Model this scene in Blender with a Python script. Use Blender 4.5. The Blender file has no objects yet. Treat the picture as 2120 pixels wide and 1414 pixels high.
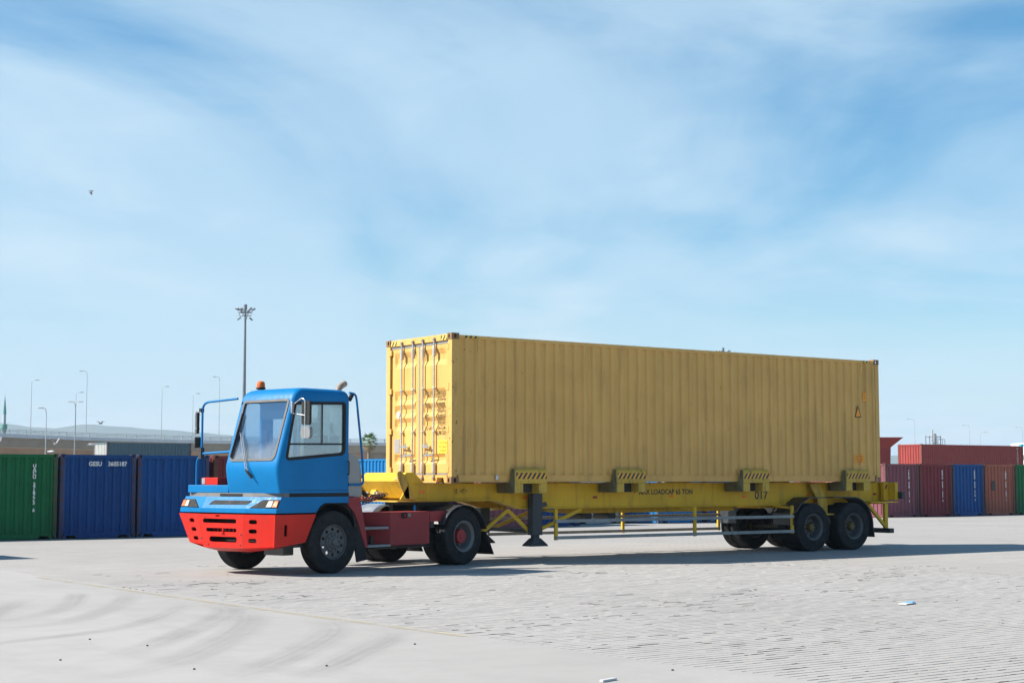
import bpy, bmesh, math, random
from mathutils import Vector, Matrix
from mathutils.geometry import tessellate_polygon
random.seed(7)
S = bpy.context.scene
C = S.collection
R = math.radians
PI = math.pi

# ------------------------------------------------------------------ camera
cd = bpy.data.cameras.new('camera'); cam = bpy.data.objects.new('camera', cd); C.objects.link(cam)
cam.location = (-16.644, -25.092, 1.662)
cam.rotation_euler = (R(90 + 4.966), 0, -R(35.771))
cd.sensor_width = 36; cd.lens = 55.09; cd.clip_end = 20000; cd.clip_start = 0.1
S.camera = cam
# ------------------------------------------------------------------ sun + sky
SUN = Vector((-1.05, 0.585, 1.0)).normalized()
sun_el = math.asin(SUN.z)
sd = bpy.data.lights.new('sun', 'SUN'); sd.energy = 5.0; sd.angle = R(0.53); sd.color = (1.0, 0.93, 0.83)
so = bpy.data.objects.new('sun', sd); C.objects.link(so)
so.rotation_euler = (-SUN).to_track_quat('-Z', 'Y').to_euler()
w = bpy.data.worlds.new('World'); S.world = w; w.use_nodes = True
wt = w.node_tree; wt.nodes.clear()
def wn(t, **k):
    n = wt.nodes.new(t)
    for a, b in k.items(): setattr(n, a, b)
    return n
def wl(a, b): wt.links.new(a, b)
def wmath(op, a, b=None, clamp=False):
    n = wn('ShaderNodeMath', operation=op); n.use_clamp = clamp
    for i, x in enumerate((a, b)):
        if x is None: continue
        if isinstance(x, (int, float)): n.inputs[i].default_value = x
        else: wl(x, n.inputs[i])
    return n.outputs[0]
sky = wn('ShaderNodeTexSky', sky_type='NISHITA'); sky.sun_disc = False
sky.sun_elevation = sun_el; sky.sun_rotation = math.atan2(SUN.x, SUN.y)
sky.altitude = 0; sky.air_density = 1.0; sky.dust_density = 0.25; sky.ozone_density = 3.0
hs = wn('ShaderNodeHueSaturation'); hs.inputs['Saturation'].default_value = 1.38; hs.inputs['Hue'].default_value = 0.490; wl(sky.outputs[0], hs.inputs['Color'])
tc = wn('ShaderNodeTexCoord'); sp = wn('ShaderNodeSeparateXYZ'); wl(tc.outputs['Generated'], sp.inputs[0])
den = wmath('ADD', wmath('MAXIMUM', sp.outputs[2], 0.0), 0.10)
px = wmath('DIVIDE', sp.outputs[0], den); py = wmath('DIVIDE', sp.outputs[1], den)
cb = wn('ShaderNodeCombineXYZ'); wl(px, cb.inputs[0]); wl(py, cb.inputs[1])
def wnoise(scale, rot, stretch, detail, rough, off, dist=0.0):
    m = wn('ShaderNodeMapping'); m.inputs['Rotation'].default_value = (0, 0, rot); m.inputs['Scale'].default_value = (stretch[0], stretch[1], 1)
    m.inputs['Location'].default_value = off
    wl(cb.outputs[0], m.inputs[0])
    n = wn('ShaderNodeTexNoise'); n.inputs['Scale'].default_value = scale; n.inputs['Detail'].default_value = detail
    n.inputs['Roughness'].default_value = rough; n.inputs['Distortion'].default_value = dist
    wl(m.outputs[0], n.inputs['Vector']); return n.outputs['Fac']
def wramp(v, a, b):
    n = wn('ShaderNodeMapRange', interpolation_type='SMOOTHSTEP'); wl(v, n.inputs[0])
    n.inputs[1].default_value = a; n.inputs[2].default_value = b; return n.outputs[0]
veil = wramp(wnoise(0.50, R(-36), (0.8, 1.0), 7, 0.52, (17.3, 30.2, 0), 0.9), 0.37, 0.60)
wisp = wramp(wnoise(1.7, R(-36), (1.0, 1.0), 7, 0.6, (17.3, 30.2, 0), 0.6), 0.44, 0.80)
puff = wmath('MULTIPLY', wramp(wnoise(0.62, R(-36), (1.0, 1.0), 6, 0.5, (1.7, 7.4, 0), 0.3), 0.50, 0.68), wramp(sp.outputs[2], 0.20, 0.10))
lowc = wmath('MULTIPLY', wramp(wnoise(0.9, 0, (1, 1), 6, 0.55, (9.0, 3.0, 0), 0.2), 0.44, 0.56), wramp(sp.outputs[2], 0.055, 0.02))
thin = wmath('MINIMUM', wmath('DIVIDE', 0.28, wmath('MAXIMUM', sp.outputs[2], 0.05)), 1.0)   # a thin layer looks denser low down, thinner overhead
hor = wmath('MULTIPLY', wramp(sp.outputs[2], 0.15, 0.0), 0.45)
mask = wmath('MULTIPLY', wmath('ADD', wmath('MULTIPLY', veil, 0.70), wmath('MULTIPLY', wisp, 0.24), True), thin)

mask = wmath('SUBTRACT', wmath('ADD', mask, hor), wmath('MULTIPLY', mask, hor), True)
mx = wn('ShaderNodeMix', data_type='RGBA'); wl(mask, mx.inputs[0]); wl(hs.outputs[0], mx.inputs[6]); mx.inputs[7].default_value = (4.25, 5.65, 6.7, 1)
mx2 = wn('ShaderNodeMix', data_type='RGBA'); wl(wmath('MAXIMUM', wmath('MULTIPLY', puff, 0.45), wmath('MULTIPLY', lowc, 0.85)), mx2.inputs[0]); wl(mx.outputs[2], mx2.inputs[6]); mx2.inputs[7].default_value = (6.0, 6.6, 7.0, 1)
bg = wn('ShaderNodeBackground'); bg.inputs[1].default_value = 0.075; wl(mx2.outputs[2], bg.inputs[0])
wo = wn('ShaderNodeOutputWorld'); wl(bg.outputs[0], wo.inputs[0])
# ------------------------------------------------------------------ exposure
S.render.engine = 'CYCLES'
S.view_settings.view_transform = 'Standard'; S.view_settings.look = 'None'; S.view_settings.gamma = 1; S.view_settings.use_curve_mapping = False
S.view_settings.exposure = 0.95
S.render.resolution_x = 1024; S.render.resolution_y = 682
try:
    S.cycles.max_bounces = 8; S.cycles.transparent_max_bounces = 16; S.cycles.volume_bounces = 0
except Exception: pass

# ================================================================== helpers
def tag(o, label=None, cat=None, group=None, kind=None):
    if label: o['label'] = label
    if cat: o['category'] = cat
    if group: o['group'] = group
    if kind: o['kind'] = kind
    return o
def empty(name, loc=(0, 0, 0), rz=0, label=None, cat=None, group=None):
    o = bpy.data.objects.new(name, None); C.objects.link(o); o.location = loc; o.rotation_euler = (0, 0, rz)
    o.empty_display_size = 0.2
    return tag(o, label, cat, group)
def link(name, me, mat=None, parent=None, loc=None, rot=None):
    o = bpy.data.objects.new(name, me); C.objects.link(o)
    if mat is not None:
        if len(me.materials) == 0: me.materials.append(mat)
        elif me.materials[0] != mat:
            o.material_slots[0].link = 'OBJECT'; o.material_slots[0].material = mat
    if parent: o.parent = parent
    if loc: o.location = loc
    if rot: o.rotation_euler = rot
    return o
def copy_tree(o, parent=None, group=None):
    c = o.copy(); C.objects.link(c); c.parent = parent
    for ch in list(o.children): copy_tree(ch, c)
    return c
def rrect(x0, x1, y0, y1, r, n=5):
    p = []
    for cx, cy, a in ((x1 - r, y0 + r, -90), (x1 - r, y1 - r, 0), (x0 + r, y1 - r, 90), (x0 + r, y0 + r, 180)):
        for i in range(n + 1):
            t = R(a + 90 * i / n); p.append((cx + r * math.cos(t), cy + r * math.sin(t)))
    return p
def roundpoly(pts, r, n=5):
    out = []; N = len(pts)
    rr = r if isinstance(r, (list, tuple)) else [r] * N
    for i in range(N):
        a = Vector(pts[i - 1]); b = Vector(pts[i]); c = Vector(pts[(i + 1) % N])
        if rr[i] <= 0: out.append(tuple(b)); continue
        d1 = (a - b).normalized(); d2 = (c - b).normalized()
        p1 = b + d1 * rr[i]; p2 = b + d2 * rr[i]
        for k in range(n + 1):
            t = k / n; out.append(tuple((1 - t) ** 2 * p1 + 2 * t * (1 - t) * b + t * t * p2))
    return out
def circ(cx, cy, r, n=16, ry=None):
    ry = ry or r
    return [(cx + r * math.cos(2 * PI * i / n), cy + ry * math.sin(2 * PI * i / n)) for i in range(n)]
class MB:
    def __init__(s): s.v = []; s.f = []
    def add(s, vs, fs):
        b = len(s.v); s.v += [tuple(x) for x in vs]; s.f += [tuple(b + i for i in f) for f in fs]; return s
    def box(s, x0, x1, y0, y1, z0, z1):
        return s.add([(x0, y0, z0), (x1, y0, z0), (x1, y1, z0), (x0, y1, z0), (x0, y0, z1), (x1, y0, z1), (x1, y1, z1), (x0, y1, z1)],
                     [(0, 3, 2, 1), (4, 5, 6, 7), (0, 1, 5, 4), (1, 2, 6, 5), (2, 3, 7, 6), (3, 0, 4, 7)])
    def obox(s, c, ax, ay, az, hx, hy, hz):
        c, ax, ay, az = map(Vector, (c, ax, ay, az)); ax.normalize(); ay.normalize(); az.normalize()
        vs = [c + ax * hx * i + ay * hy * j + az * hz * k for k in (-1, 1) for j in (-1, 1) for i in (-1, 1)]
        return s.add(vs, [(0, 2, 3, 1), (4, 5, 7, 6), (0, 1, 5, 4), (1, 3, 7, 5), (3, 2, 6, 7), (2, 0, 4, 6)])
    def bar(s, a, b, wd, ht, up=(0, 0, 1)):
        a, b = Vector(a), Vector(b); d = (b - a); L = d.length; d.normalize(); up = Vector(up)
        if abs(d.dot(up)) > 0.95: up = Vector((1, 0, 0))
        sx = d.cross(up).normalized(); u = sx.cross(d)
        return s.obox((a + b) / 2, d, sx, u, L / 2, wd / 2, ht / 2)
    def plate(s, outer, holes, O, ax, ay, th):
        O, ax, ay = Vector(O), Vector(ax).normalized(), Vector(ay).normalized(); n = ax.cross(ay).normalized()
        def area(p): return sum(p[i - 1][0] * p[i][1] - p[i][0] * p[i - 1][1] for i in range(len(p)))
        loops = [list(outer) if area(outer) > 0 else list(outer)[::-1]] + [list(h) if area(h) < 0 else list(h)[::-1] for h in holes]
        flat = [p for l in loops for p in l]; N = len(flat)
        tri = tessellate_polygon([[Vector((p[0], p[1], 0)) for p in l] for l in loops])
        fr = [O + ax * p[0] + ay * p[1] for p in flat]; bk = [p - n * th for p in fr]
        fs = []
        for t in tri:
            a, b, c = [Vector(flat[i]) for i in t]
            if (b - a).cross(c - a) < 0: t = (t[0], t[2], t[1])
            fs.append(tuple(t)); fs.append((t[0] + N, t[2] + N, t[1] + N))
        k = 0
        for l in loops:
            m = len(l)
            for i in range(m):
                a, b = k + i, k + (i + 1) % m; fs.append((a, a + N, b + N, b))
            k += m
        return s.add(fr + bk, fs)
    def prism(s, poly, axis, a0, a1):
        O = {'x': (a1, 0, 0), 'y': (0, a0, 0), 'z': (0, 0, a1)}[axis]
        ax, ay = {'x': ((0, 1, 0), (0, 0, 1)), 'y': ((1, 0, 0), (0, 0, 1)), 'z': ((1, 0, 0), (0, 1, 0))}[axis]
        return s.plate(poly, [], O, ax, ay, a1 - a0)
    def tube(s, path, r, n=8, cap=True):
        path = [Vector(p) for p in path]; rings = []; m = len(path); pu = None
        for i, p in enumerate(path):
            d = (path[min(i + 1, m - 1)] - path[max(i - 1, 0)]).normalized()
            if pu is None: pu = d.orthogonal().normalized()
            pu = (pu - d * pu.dot(d)).normalized(); q = d.cross(pu)
            rr = r[i] if isinstance(r, (list, tuple)) else r
            rings.append([p + (pu * math.cos(2 * PI * k / n) + q * math.sin(2 * PI * k / n)) * rr for k in range(n)])
        vs = [v for ri in rings for v in ri]; fs = []
        for i in range(m - 1):
            for k in range(n):
                a = i * n + k; b = i * n + (k + 1) % n; fs.append((a, b, b + n, a + n))
        if cap: fs.append(tuple(range(n))[::-1]); fs.append(tuple(range((m - 1) * n, m * n)))
        return s.add(vs, fs)
    def lathe(s, prof, axis='y', n=32, c=(0, 0, 0), close=False):
        vs = []; m = len(prof)
        for k in range(n):
            a = 2 * PI * k / n
            for r, h in prof:
                x, y = r * math.cos(a), r * math.sin(a)
                p = {'y': (x, h, y), 'z': (x, y, h), 'x': (h, x, y)}[axis]
                vs.append((p[0] + c[0], p[1] + c[1], p[2] + c[2]))
        fs = []
        for k in range(n):
            k2 = (k + 1) % n
            for i in range(m if close else m - 1):
                j = (i + 1) % m; fs.append((k * m + i, k2 * m + i, k2 * m + j, k * m + j))
        return s.add(vs, fs)
    def loft(s, secs, cap=True):
        n = len(secs[0]); vs = [p for q in secs for p in q]; fs = []
        for i in range(len(secs) - 1):
            for k in range(n):
                a = i * n + k; b = i * n + (k + 1) % n; fs.append((a, b, b + n, a + n))
        if cap: fs.append(tuple(range(n))[::-1]); fs.append(tuple(range((len(secs) - 1) * n, len(secs) * n)))
        return s.add(vs, fs)
    def mesh(s, name, smooth=None, fixn=True):
        me = bpy.data.meshes.new(name); me.from_pydata(s.v, [], s.f); me.update()
        if fixn:
            bm = bmesh.new(); bm.from_mesh(me); bmesh.ops.recalc_face_normals(bm, faces=bm.faces); bm.to_mesh(me); bm.free()
        if smooth is not None:
            me.polygons.foreach_set('use_smooth', [True] * len(me.polygons)); me.set_sharp_from_angle(angle=R(smooth))
        return me
    def build(s, name, mat, parent=None, smooth=None, bevel=0, loc=None, rot=None, fixn=True):
        o = link(name, s.mesh(name, smooth, fixn), mat, parent, loc, rot)
        if bevel:
            b = o.modifiers.new('bevel', 'BEVEL'); b.width = bevel; b.segments = 2; b.limit_method = 'ANGLE'; b.angle_limit = R(40)
        return o
def arcpath(pts, r=0.08, n=5):
    out = [Vector(pts[0])]
    for i in range(1, len(pts) - 1):
        a, b, c = Vector(pts[i - 1]), Vector(pts[i]), Vector(pts[i + 1])
        d1 = (a - b); d2 = (c - b); q = min(r, d1.length * .48, d2.length * .48)
        p1 = b + d1.normalized() * q; p2 = b + d2.normalized() * q
        for k in range(n + 1):
            t = k / n; out.append((1 - t) ** 2 * p1 + 2 * t * (1 - t) * b + t * t * p2)
    out.append(Vector(pts[-1])); return out
def text_mesh(name, body, size, O, ax, ay, align='LEFT', depth=0.0, linesp=1.0, sx=1.0, bold=0.0):
    cu = bpy.data.curves.new(name, 'FONT'); cu.body = body; cu.size = size; cu.align_x = align; cu.space_line = linesp; cu.offset = bold
    cu.resolution_u = 3
    t = bpy.data.objects.new(name, cu); C.objects.link(t)
    dg = bpy.context.evaluated_depsgraph_get(); me = bpy.data.meshes.new_from_object(t.evaluated_get(dg)); me.name = name
    bpy.data.objects.remove(t); bpy.data.curves.remove(cu)
    O, ax, ay = Vector(O), Vector(ax), Vector(ay)
    for v in me.vertices: v.co = O + ax * v.co.x * sx + ay * v.co.y
    me.materials.clear()
    return me
def boolean(a, cutters, op='DIFFERENCE'):
    o = bpy.data.objects.new('tmp', a); C.objects.link(o); tmp = []
    for c in cutters:
        k = bpy.data.objects.new('tmpc', c); C.objects.link(k); tmp.append(k)
        m = o.modifiers.new('b', 'BOOLEAN'); m.object = k; m.operation = op; m.solver = 'EXACT'
    dg = bpy.context.evaluated_depsgraph_get(); me = bpy.data.meshes.new_from_object(o.evaluated_get(dg))
    for k in tmp + [o]: bpy.data.objects.remove(k)
    return me

# ================================================================== materials
def srgb(r, g, b):
    f = lambda c: c / 12.92 if c <= 0.04045 else ((c + 0.055) / 1.055) ** 2.4
    return (f(r / 255), f(g / 255), f(b / 255))
class NT:
    def __init__(s, name):
        s.m = bpy.data.materials.new(name); s.m.use_nodes = True; s.t = s.m.node_tree; s.t.nodes.clear()
        s.out = s.n('ShaderNodeOutputMaterial'); s.b = s.n('ShaderNodeBsdfPrincipled'); s.l(s.b.outputs[0], s.out.inputs[0])
    def n(s, t, **k):
        x = s.t.nodes.new(t)
        for a, b in k.items(): setattr(x, a, b)
        return x
    def l(s, a, b): s.t.links.new(a, b)
    def put(s, x, sock):
        if isinstance(x, (int, float)): sock.default_value = x
        elif isinstance(x, tuple): sock.default_value = x if len(x) == len(sock.default_value) else tuple(x) + (1,)
        else: s.l(x, sock)
    def coord(s, which='Object', scale=(1, 1, 1), loc=(0, 0, 0), rot=(0, 0, 0)):
        c = s.n('ShaderNodeTexCoord') if which != 'World' else s.n('ShaderNodeNewGeometry')
        m = s.n('ShaderNodeMapping'); m.inputs['Scale'].default_value = scale; m.inputs['Location'].default_value = loc; m.inputs['Rotation'].default_value = rot
        s.l(c.outputs[which if which != 'World' else 'Position'], m.inputs[0]); return m.outputs[0]
    def noise(s, vec, scale, detail=4, rough=.55, dist=0):
        n = s.n('ShaderNodeTexNoise'); s.l(vec, n.inputs['Vector']); n.inputs['Scale'].default_value = scale
        n.inputs['Detail'].default_value = detail; n.inputs['Roughness'].default_value = rough; n.inputs['Distortion'].default_value = dist
        return n.outputs['Fac']
    def ramp(s, v, a, b, c=0.0, d=1.0):
        n = s.n('ShaderNodeMapRange'); s.l(v, n.inputs[0]); n.inputs[1].default_value = a; n.inputs[2].default_value = b
        n.inputs[3].default_value = c; n.inputs[4].default_value = d; return n.outputs[0]
    def math(s, op, a, b=0.0, clamp=False):
        n = s.n('ShaderNodeMath', operation=op); n.use_clamp = clamp; s.put(a, n.inputs[0]); s.put(b, n.inputs[1]); return n.outputs[0]
    def mix(s, f, a, b):
        n = s.n('ShaderNodeMix', data_type='RGBA'); s.put(f, n.inputs[0]); s.put(a, n.inputs[6]); s.put(b, n.inputs[7]); return n.outputs[2]
    def bump(s, h, strength=.3, dist=.01):
        n = s.n('ShaderNodeBump'); n.inputs['Strength'].default_value = strength; n.inputs['Distance'].default_value = dist
        s.l(h, n.inputs['Height']); s.l(n.outputs[0], s.b.inputs['Normal'])
    def set(s, **k):
        for a, b in k.items(): s.put(b, s.b.inputs[a.replace('_', ' ')])
        return s
def sc(c, k): return tuple(min(1, x * k) for x in c)
def paint(name, col, rough=.42, dirt=.25, dirtcol=(.10, .085, .065), rust=0.0, scale=1.0, fade=.12, coat=0.0, spec=.28, metal=0.0):
    m = NT(name); v = m.coord('Object'); vs = m.coord('Object', (1, 1, .12))
    big = m.noise(v, .9 * scale, 3); fine = m.noise(v, 9 * scale, 6, .65); st = m.noise(vs, 5 * scale, 5, .6)
    c = m.mix(m.ramp(big, .3, .7), sc(col, 1 - fade), sc(col, 1 + fade))
    c = m.mix(m.math('MULTIPLY', m.ramp(st, .52, .75), dirt), c, dirtcol)
    c = m.mix(m.math('MULTIPLY', m.ramp(fine, .62, .75), dirt * .8), c, dirtcol)
    rg = m.ramp(fine, .3, .75, rough - .08, rough + .18)
    if rust > 0:
        rn = m.math('MULTIPLY', m.ramp(m.noise(v, 4.5 * scale, 8, .7), .70 - rust * .28, .73 - rust * .2), 1.0)
        rc = m.mix(m.noise(v, 30 * scale, 3), (.16, .055, .025), (.06, .03, .02))
        c = m.mix(rn, c, rc); rg = m.math('MAXIMUM', rg, m.math('MULTIPLY', rn, .9))
    m.set(Base_Color=c, Roughness=rg, Metallic=metal, Specular_IOR_Level=spec, Coat_Weight=coat, Coat_Roughness=.12)
    m.bump(m.noise(v, 3 * scale, 3), .12, .01)
    return m.m
def simple(name, col, rough=.6, metal=0.0, var=.15, scale=12, bump=0.0):
    m = NT(name); v = m.coord('Object'); n = m.noise(v, scale, 5, .6)
    m.set(Base_Color=m.mix(m.ramp(n, .3, .7), sc(col, 1 - var), sc(col, 1 + var)), Roughness=m.ramp(n, .3, .7, max(.05, rough - .08), min(1, rough + .1)), Metallic=metal)
    if bump: m.bump(n, bump, .005)
    return m.m
YEL = (.635, .375, .108)
M = {}
M['casting'] = paint('casting_brown', (.26, .15, .075), .6, .7, (.08, .05, .03), .4, 3.0, .2)
M['yellow'] = paint('container_yellow', YEL, .45, .42, (.24, .145, .06), .05, 1.1, .08)
M['yellow_worn'] = paint('container_yellow_worn', YEL, .5, .6, (.17, .10, .045), .42, 2.4, .08)
M['chassis'] = paint('chassis_yellow', (.64, .395, .022), .5, .6, (.15, .105, .045), .12, 1.2, .14)
M['chassis_worn'] = paint('chassis_yellow_worn', (.52, .335, .05), .55, .75, (.08, .07, .055), .30, 2.5, .15)
M['chassis_dark'] = paint('chassis_dark', (.16, .14, .07), .6, .8, (.05, .05, .055), .3, 2.5, .2)  # darker, greyer chassis colour for the guide wings
M['cabblue'] = paint('cab_blue', (.0, .155, .39), .46, .16, (.03, .09, .16), 0, 1.6, .10, spec=.18)
M['red'] = paint('bumper_red', (.56, .020, .011), .42, .30, (.20, .05, .04), 0.02, 2.0, .12, spec=.2)
M['boxred'] = paint('toolbox_red', (.30, .030, .034), .5, .35, (.13, .06, .06), .06, 1.5, .1)
M['black'] = simple('black_rubber', (.010, .010, .011), .8)
M['dark'] = simple('dark_steel', (.028, .028, .03), .55, 0.0, .3, 8, .2)
M['tyre'] = None
t = NT('tyre_rubber'); v = t.coord('Object'); n = t.noise(v, 7, 5, .6)
t.set(Base_Color=t.mix(t.ramp(n, .35, .75), (.008, .010, .012), (.026, .027, .028)), Roughness=.8, Specular_IOR_Level=.25); t.bump(t.noise(v, 60, 3), .15, .004); M['tyre'] = t.m
M['rim'] = paint('wheel_grey', (.095, .097, .10), .5, .6, (.09, .075, .06), .2, 3.0, .15)
M['rimsilver'] = paint('wheel_silver', (.15, .155, .16), .42, .5, (.12, .10, .08), .15, 3.0, .15)
M['hubyellow'] = paint('hub_yellow', (.11, .078, .02), .55, .9, (.10, .07, .03), .3, 5.0, .2)
M['grey'] = paint('panel_grey', (.31, .30, .285), .5, .25, (.2, .18, .15), 0, 1.2, .06)
M['steel'] = simple('galvanised_steel', (.50, .50, .49), .42, .6, .2, 10)
M['chrome'] = simple('bright_metal', (.62, .62, .60), .30, .85, .1, 20)
M['guard'] = paint('guard_rail_grey', (.26, .27, .265), .5, .5, (.09, .085, .07), .15, 2.0, .15)
M['legblue'] = paint('leg_dark_grey', (.050, .056, .062), .5, .4, (.03, .03, .03), .1, 2.0, .2)
M['fender'] = simple('fender_plastic', (.030, .033, .038), .45, 0, .2, 5)
M['fender_sheen'] = simple('fender_pale_sheen', (.50, .50, .50), .35, .75, .12, 5)  # bright copy of the fender, a white reflection put into its colour
M['amber'] = simple('amber_lens', (.62, .11, .006), .5, 0, .1)
M['orange'] = simple('orange_marker', (.85, .17, .01), .4, 0, .2, 30)
M['redlens'] = simple('red_lens', (.30, .02, .012), .3, 0, .1)
M['lens'] = simple('clear_lens', (.36, .35, .31), .6, 0, .08)
M['white'] = simple('white_letter', (.72, .72, .70), .55, 0, .12, 20)
M['ink'] = simple('black_letter', (.015, .015, .016), .55, 0, .2, 20)
M['inkbrown'] = simple('faded_letter', (.15, .095, .025), .6, 0, .3, 30)
M['sticker'] = simple('orange_sticker', (.85, .30, .005), .5, 0, .1, 20)
M['stickery'] = simple('yellow_sticker', (.78, .62, .04), .5, 0, .08, 20)
M['plate'] = simple('aluminium_plate', (.36, .36, .36), .4, .3, .1, 20)
M['decal'] = simple('white_decal', (.55, .50, .48), .5, 0, .05)
M['gasket'] = simple('grey_gasket', (.21, .205, .19), .6, 0, .15, 15)
M['beltgrey'] = simple('belt_grey', (.15, .14, .13), .6, 0, .1, 6)
M['gasketdark'] = simple('window_rubber', (.07, .07, .07), .6, 0, .1, 6)
M['cable'] = simple('cable_black', (.02, .02, .02), .5)
M['cablered'] = simple('cable_red', (.45, .05, .03), .45)
M['seat'] = simple('seat_fabric', (.045, .05, .06), .8, 0, .2, 30)
M['interior'] = simple('interior_grey', (.20, .21, .22), .65, 0, .1, 8)
M['darkblue'] = simple('dark_header', (.06, .13, .20), .5, 0, .1)
M['exhaust'] = paint('exhaust_pipe', (.30, .24, .20), .5, .5, (.12, .07, .05), .35, 4, .2)
M['concrete'] = simple('overpass_concrete', (.36, .29, .21), .85, 0, .12, .35)
M['concrete_l'] = simple('parapet_concrete', (.60, .60, .60), .8, 0, .1, .4)
M['earth'] = simple('tan_wall', (.50, .25, .11), .9, 0, .15, .15)
M['pole'] = simple('pole_galvanised', (.42, .44, .45), .5, .4, .1, 2)
M['darkpole'] = simple('mast_steel', (.20, .22, .24), .5, .5, .1, 2)
M['bwhite'] = simple('building_white', (.72, .72, .72), .7, 0, .05, 1)
M['hopper'] = paint('hopper_red', (.26, .035, .03), .6, .4, (.08, .03, .03), .2, .5, .15)
M['cyan'] = simple('cyan_paint', (.02, .42, .55), .5)
M['spire'] = simple('spire_green', (.10, .33, .25), .5, .3, .15, .3)
M['stone'] = simple('minaret_stone', (.42, .45, .46), .8, 0, .1, .3)
M['hill'] = simple('hill_scrub', (.07, .085, .05), .95, 0, .35, .004)
M['gull'] = simple('gull_feather', (.62, .62, .62), .7, 0, .2, 40)
M['gullgrey'] = simple('gull_grey', (.20, .20, .22), .7, 0, .2, 40)
M['paper'] = simple('paper', (.50, .50, .50), .7, 0, .05)
M['paperblue'] = simple('paper_blue', (.10, .35, .62), .6)
M['pebble'] = simple('pebble', (.05, .045, .04), .85, 0, .3, 40)
M['clod'] = simple('joint_moss', (.085, .078, .066), .9, 0, .35, 30)
M['trunk'] = simple('palm_trunk', (.20, .15, .11), .9, 0, .3, 10, .5)
M['palm'] = simple('palm_leaf', (.10, .19, .05), .55, 0, .35, 4)
M['palmdry'] = simple('palm_leaf_dry', (.26, .19, .09), .7, 0, .3, 4)
# hazard stripes
def hazard(name, k, a, b, freq, off=0.0, wear=.35):
    m = NT(name); c = m.n('ShaderNodeTexCoord'); sx = m.n('ShaderNodeSeparateXYZ'); m.l(c.outputs['Object'], sx.inputs[0])
    along = {'x': sx.outputs[0], 'y': sx.outputs[1]}[k[0]]; sg = 1 if k[1] == '+' else -1
    s = m.math('ADD', m.math('MULTIPLY', along, freq), m.math('MULTIPLY', sx.outputs[2], freq * sg * .7)); s = m.math('ADD', s, off)
    f = m.math('GREATER_THAN', m.math('FRACT', s), .5)
    v = m.coord('Object'); wn_ = m.ramp(m.noise(v, 14, 6, .7), .60, .66)
    col = m.mix(f, a, b); col = m.mix(m.math('MULTIPLY', wn_, wear), col, (.10, .09, .07))
    m.set(Base_Color=col, Roughness=.5); return m.m
M['hazard'] = hazard('hazard_stripes', 'x-', (.02, .02, .03), (.72, .36, .02), 9.0)
M['hazard_hc'] = hazard('high_cube_stripes_side', 'x-', (.02, .02, .02), (.70, .45, .03), 9.0, 0, .1)
M['hazard_end'] = hazard('high_cube_stripes_end', 'y+', (.04, .035, .02), (.70, .52, .10), 9.0, 0, .1)
M['hazard_bulk'] = hazard('bulkhead_stripes', 'y-', (.22, .20, .17), (.74, .56, .05), 9.0, .3, .1)
# glass
g = NT('cab_glass'); tr = g.n('ShaderNodeBsdfTransparent'); tr.inputs[0].default_value = (.93, .985, .98, 1)
gl = g.n('ShaderNodeBsdfGlossy'); gl.inputs['Roughness'].default_value = .02; gl.inputs[0].default_value = (.9, .95, 1, 1)
fr = g.n('ShaderNodeFresnel'); fr.inputs[0].default_value = 1.5; ms = g.n('ShaderNodeMixShader')
g.l(g.math('MULTIPLY', fr.outputs[0], .8), ms.inputs[0]); g.l(tr.outputs[0], ms.inputs[1]); g.l(gl.outputs[0], ms.inputs[2])
df = g.n('ShaderNodeBsdfDiffuse'); df.inputs[0].default_value = (.75, .74, .70, 1); ms2 = g.n('ShaderNodeMixShader')
gsx = g.n('ShaderNodeSeparateXYZ'); g.l(g.coord('Object'), gsx.inputs[0]); dust = g.math('MULTIPLY', g.ramp(g.math('ADD', gsx.outputs[2], g.math('MULTIPLY', g.noise(g.coord('Object'), 3, 4, .6), .5)), 2.55, 2.15, 0, .16), 1.0, True)
g.l(g.math('ADD', dust, g.ramp(g.noise(g.coord('Object'), 5, 5, .6), .5, .8, .0, .02)), ms2.inputs[0]); g.l(ms.outputs[0], ms2.inputs[1]); g.l(df.outputs[0], ms2.inputs[2])
g.l(ms2.outputs[0], g.out.inputs[0]); M['glass'] = g.m
# worn paint on ground (alpha by noise)
def worn(name, col, lo, hi, scale, amax=1.0, aniso=(1, 1, 1), edge=None):
    m = NT(name); v = m.coord('World', aniso); n = m.noise(v, scale, 7, .65)
    a = m.math('MULTIPLY', m.ramp(n, lo, hi), amax)
    if edge:
        uv = m.n('ShaderNodeUVMap'); uv.uv_map = 'UVMap'; s = m.n('ShaderNodeSeparateXYZ'); m.l(uv.outputs[0], s.inputs[0])
        e = m.math('MULTIPLY', m.ramp(m.math('ABSOLUTE', m.math('SUBTRACT', s.outputs[1], .5)), .5, .15), m.ramp(m.math('ABSOLUTE', m.math('SUBTRACT', s.outputs[0], .5)), .5, .22))
        st = m.n('ShaderNodeTexNoise'); cbx = m.n('ShaderNodeCombineXYZ'); m.l(m.math('MULTIPLY', s.outputs[0], 3.0), cbx.inputs[0]); m.l(m.math('MULTIPLY', s.outputs[1], 9.0), cbx.inputs[1]); oi_ = m.n('ShaderNodeObjectInfo'); m.l(m.math('MULTIPLY', oi_.outputs['Random'], 50.0), cbx.inputs[2]); m.l(cbx.outputs[0], st.inputs['Vector']); st.inputs['Scale'].default_value = 1.0; st.inputs['Detail'].default_value = 6
        e = m.math('MULTIPLY', e, m.ramp(st.outputs['Fac'], .30, .66, .35, 1.0)); a = m.math('MULTIPLY', a, e, True)
    m.set(Base_Color=col, Roughness=.8, Alpha=a); return m.m
M['line_yellow'] = worn('faded_yellow_line', (.46, .40, .27), .34, .70, 1.6, .75)
M['line_white'] = worn('faded_white_line', (.55, .55, .53), .46, .66, 2.5, .8)
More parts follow.
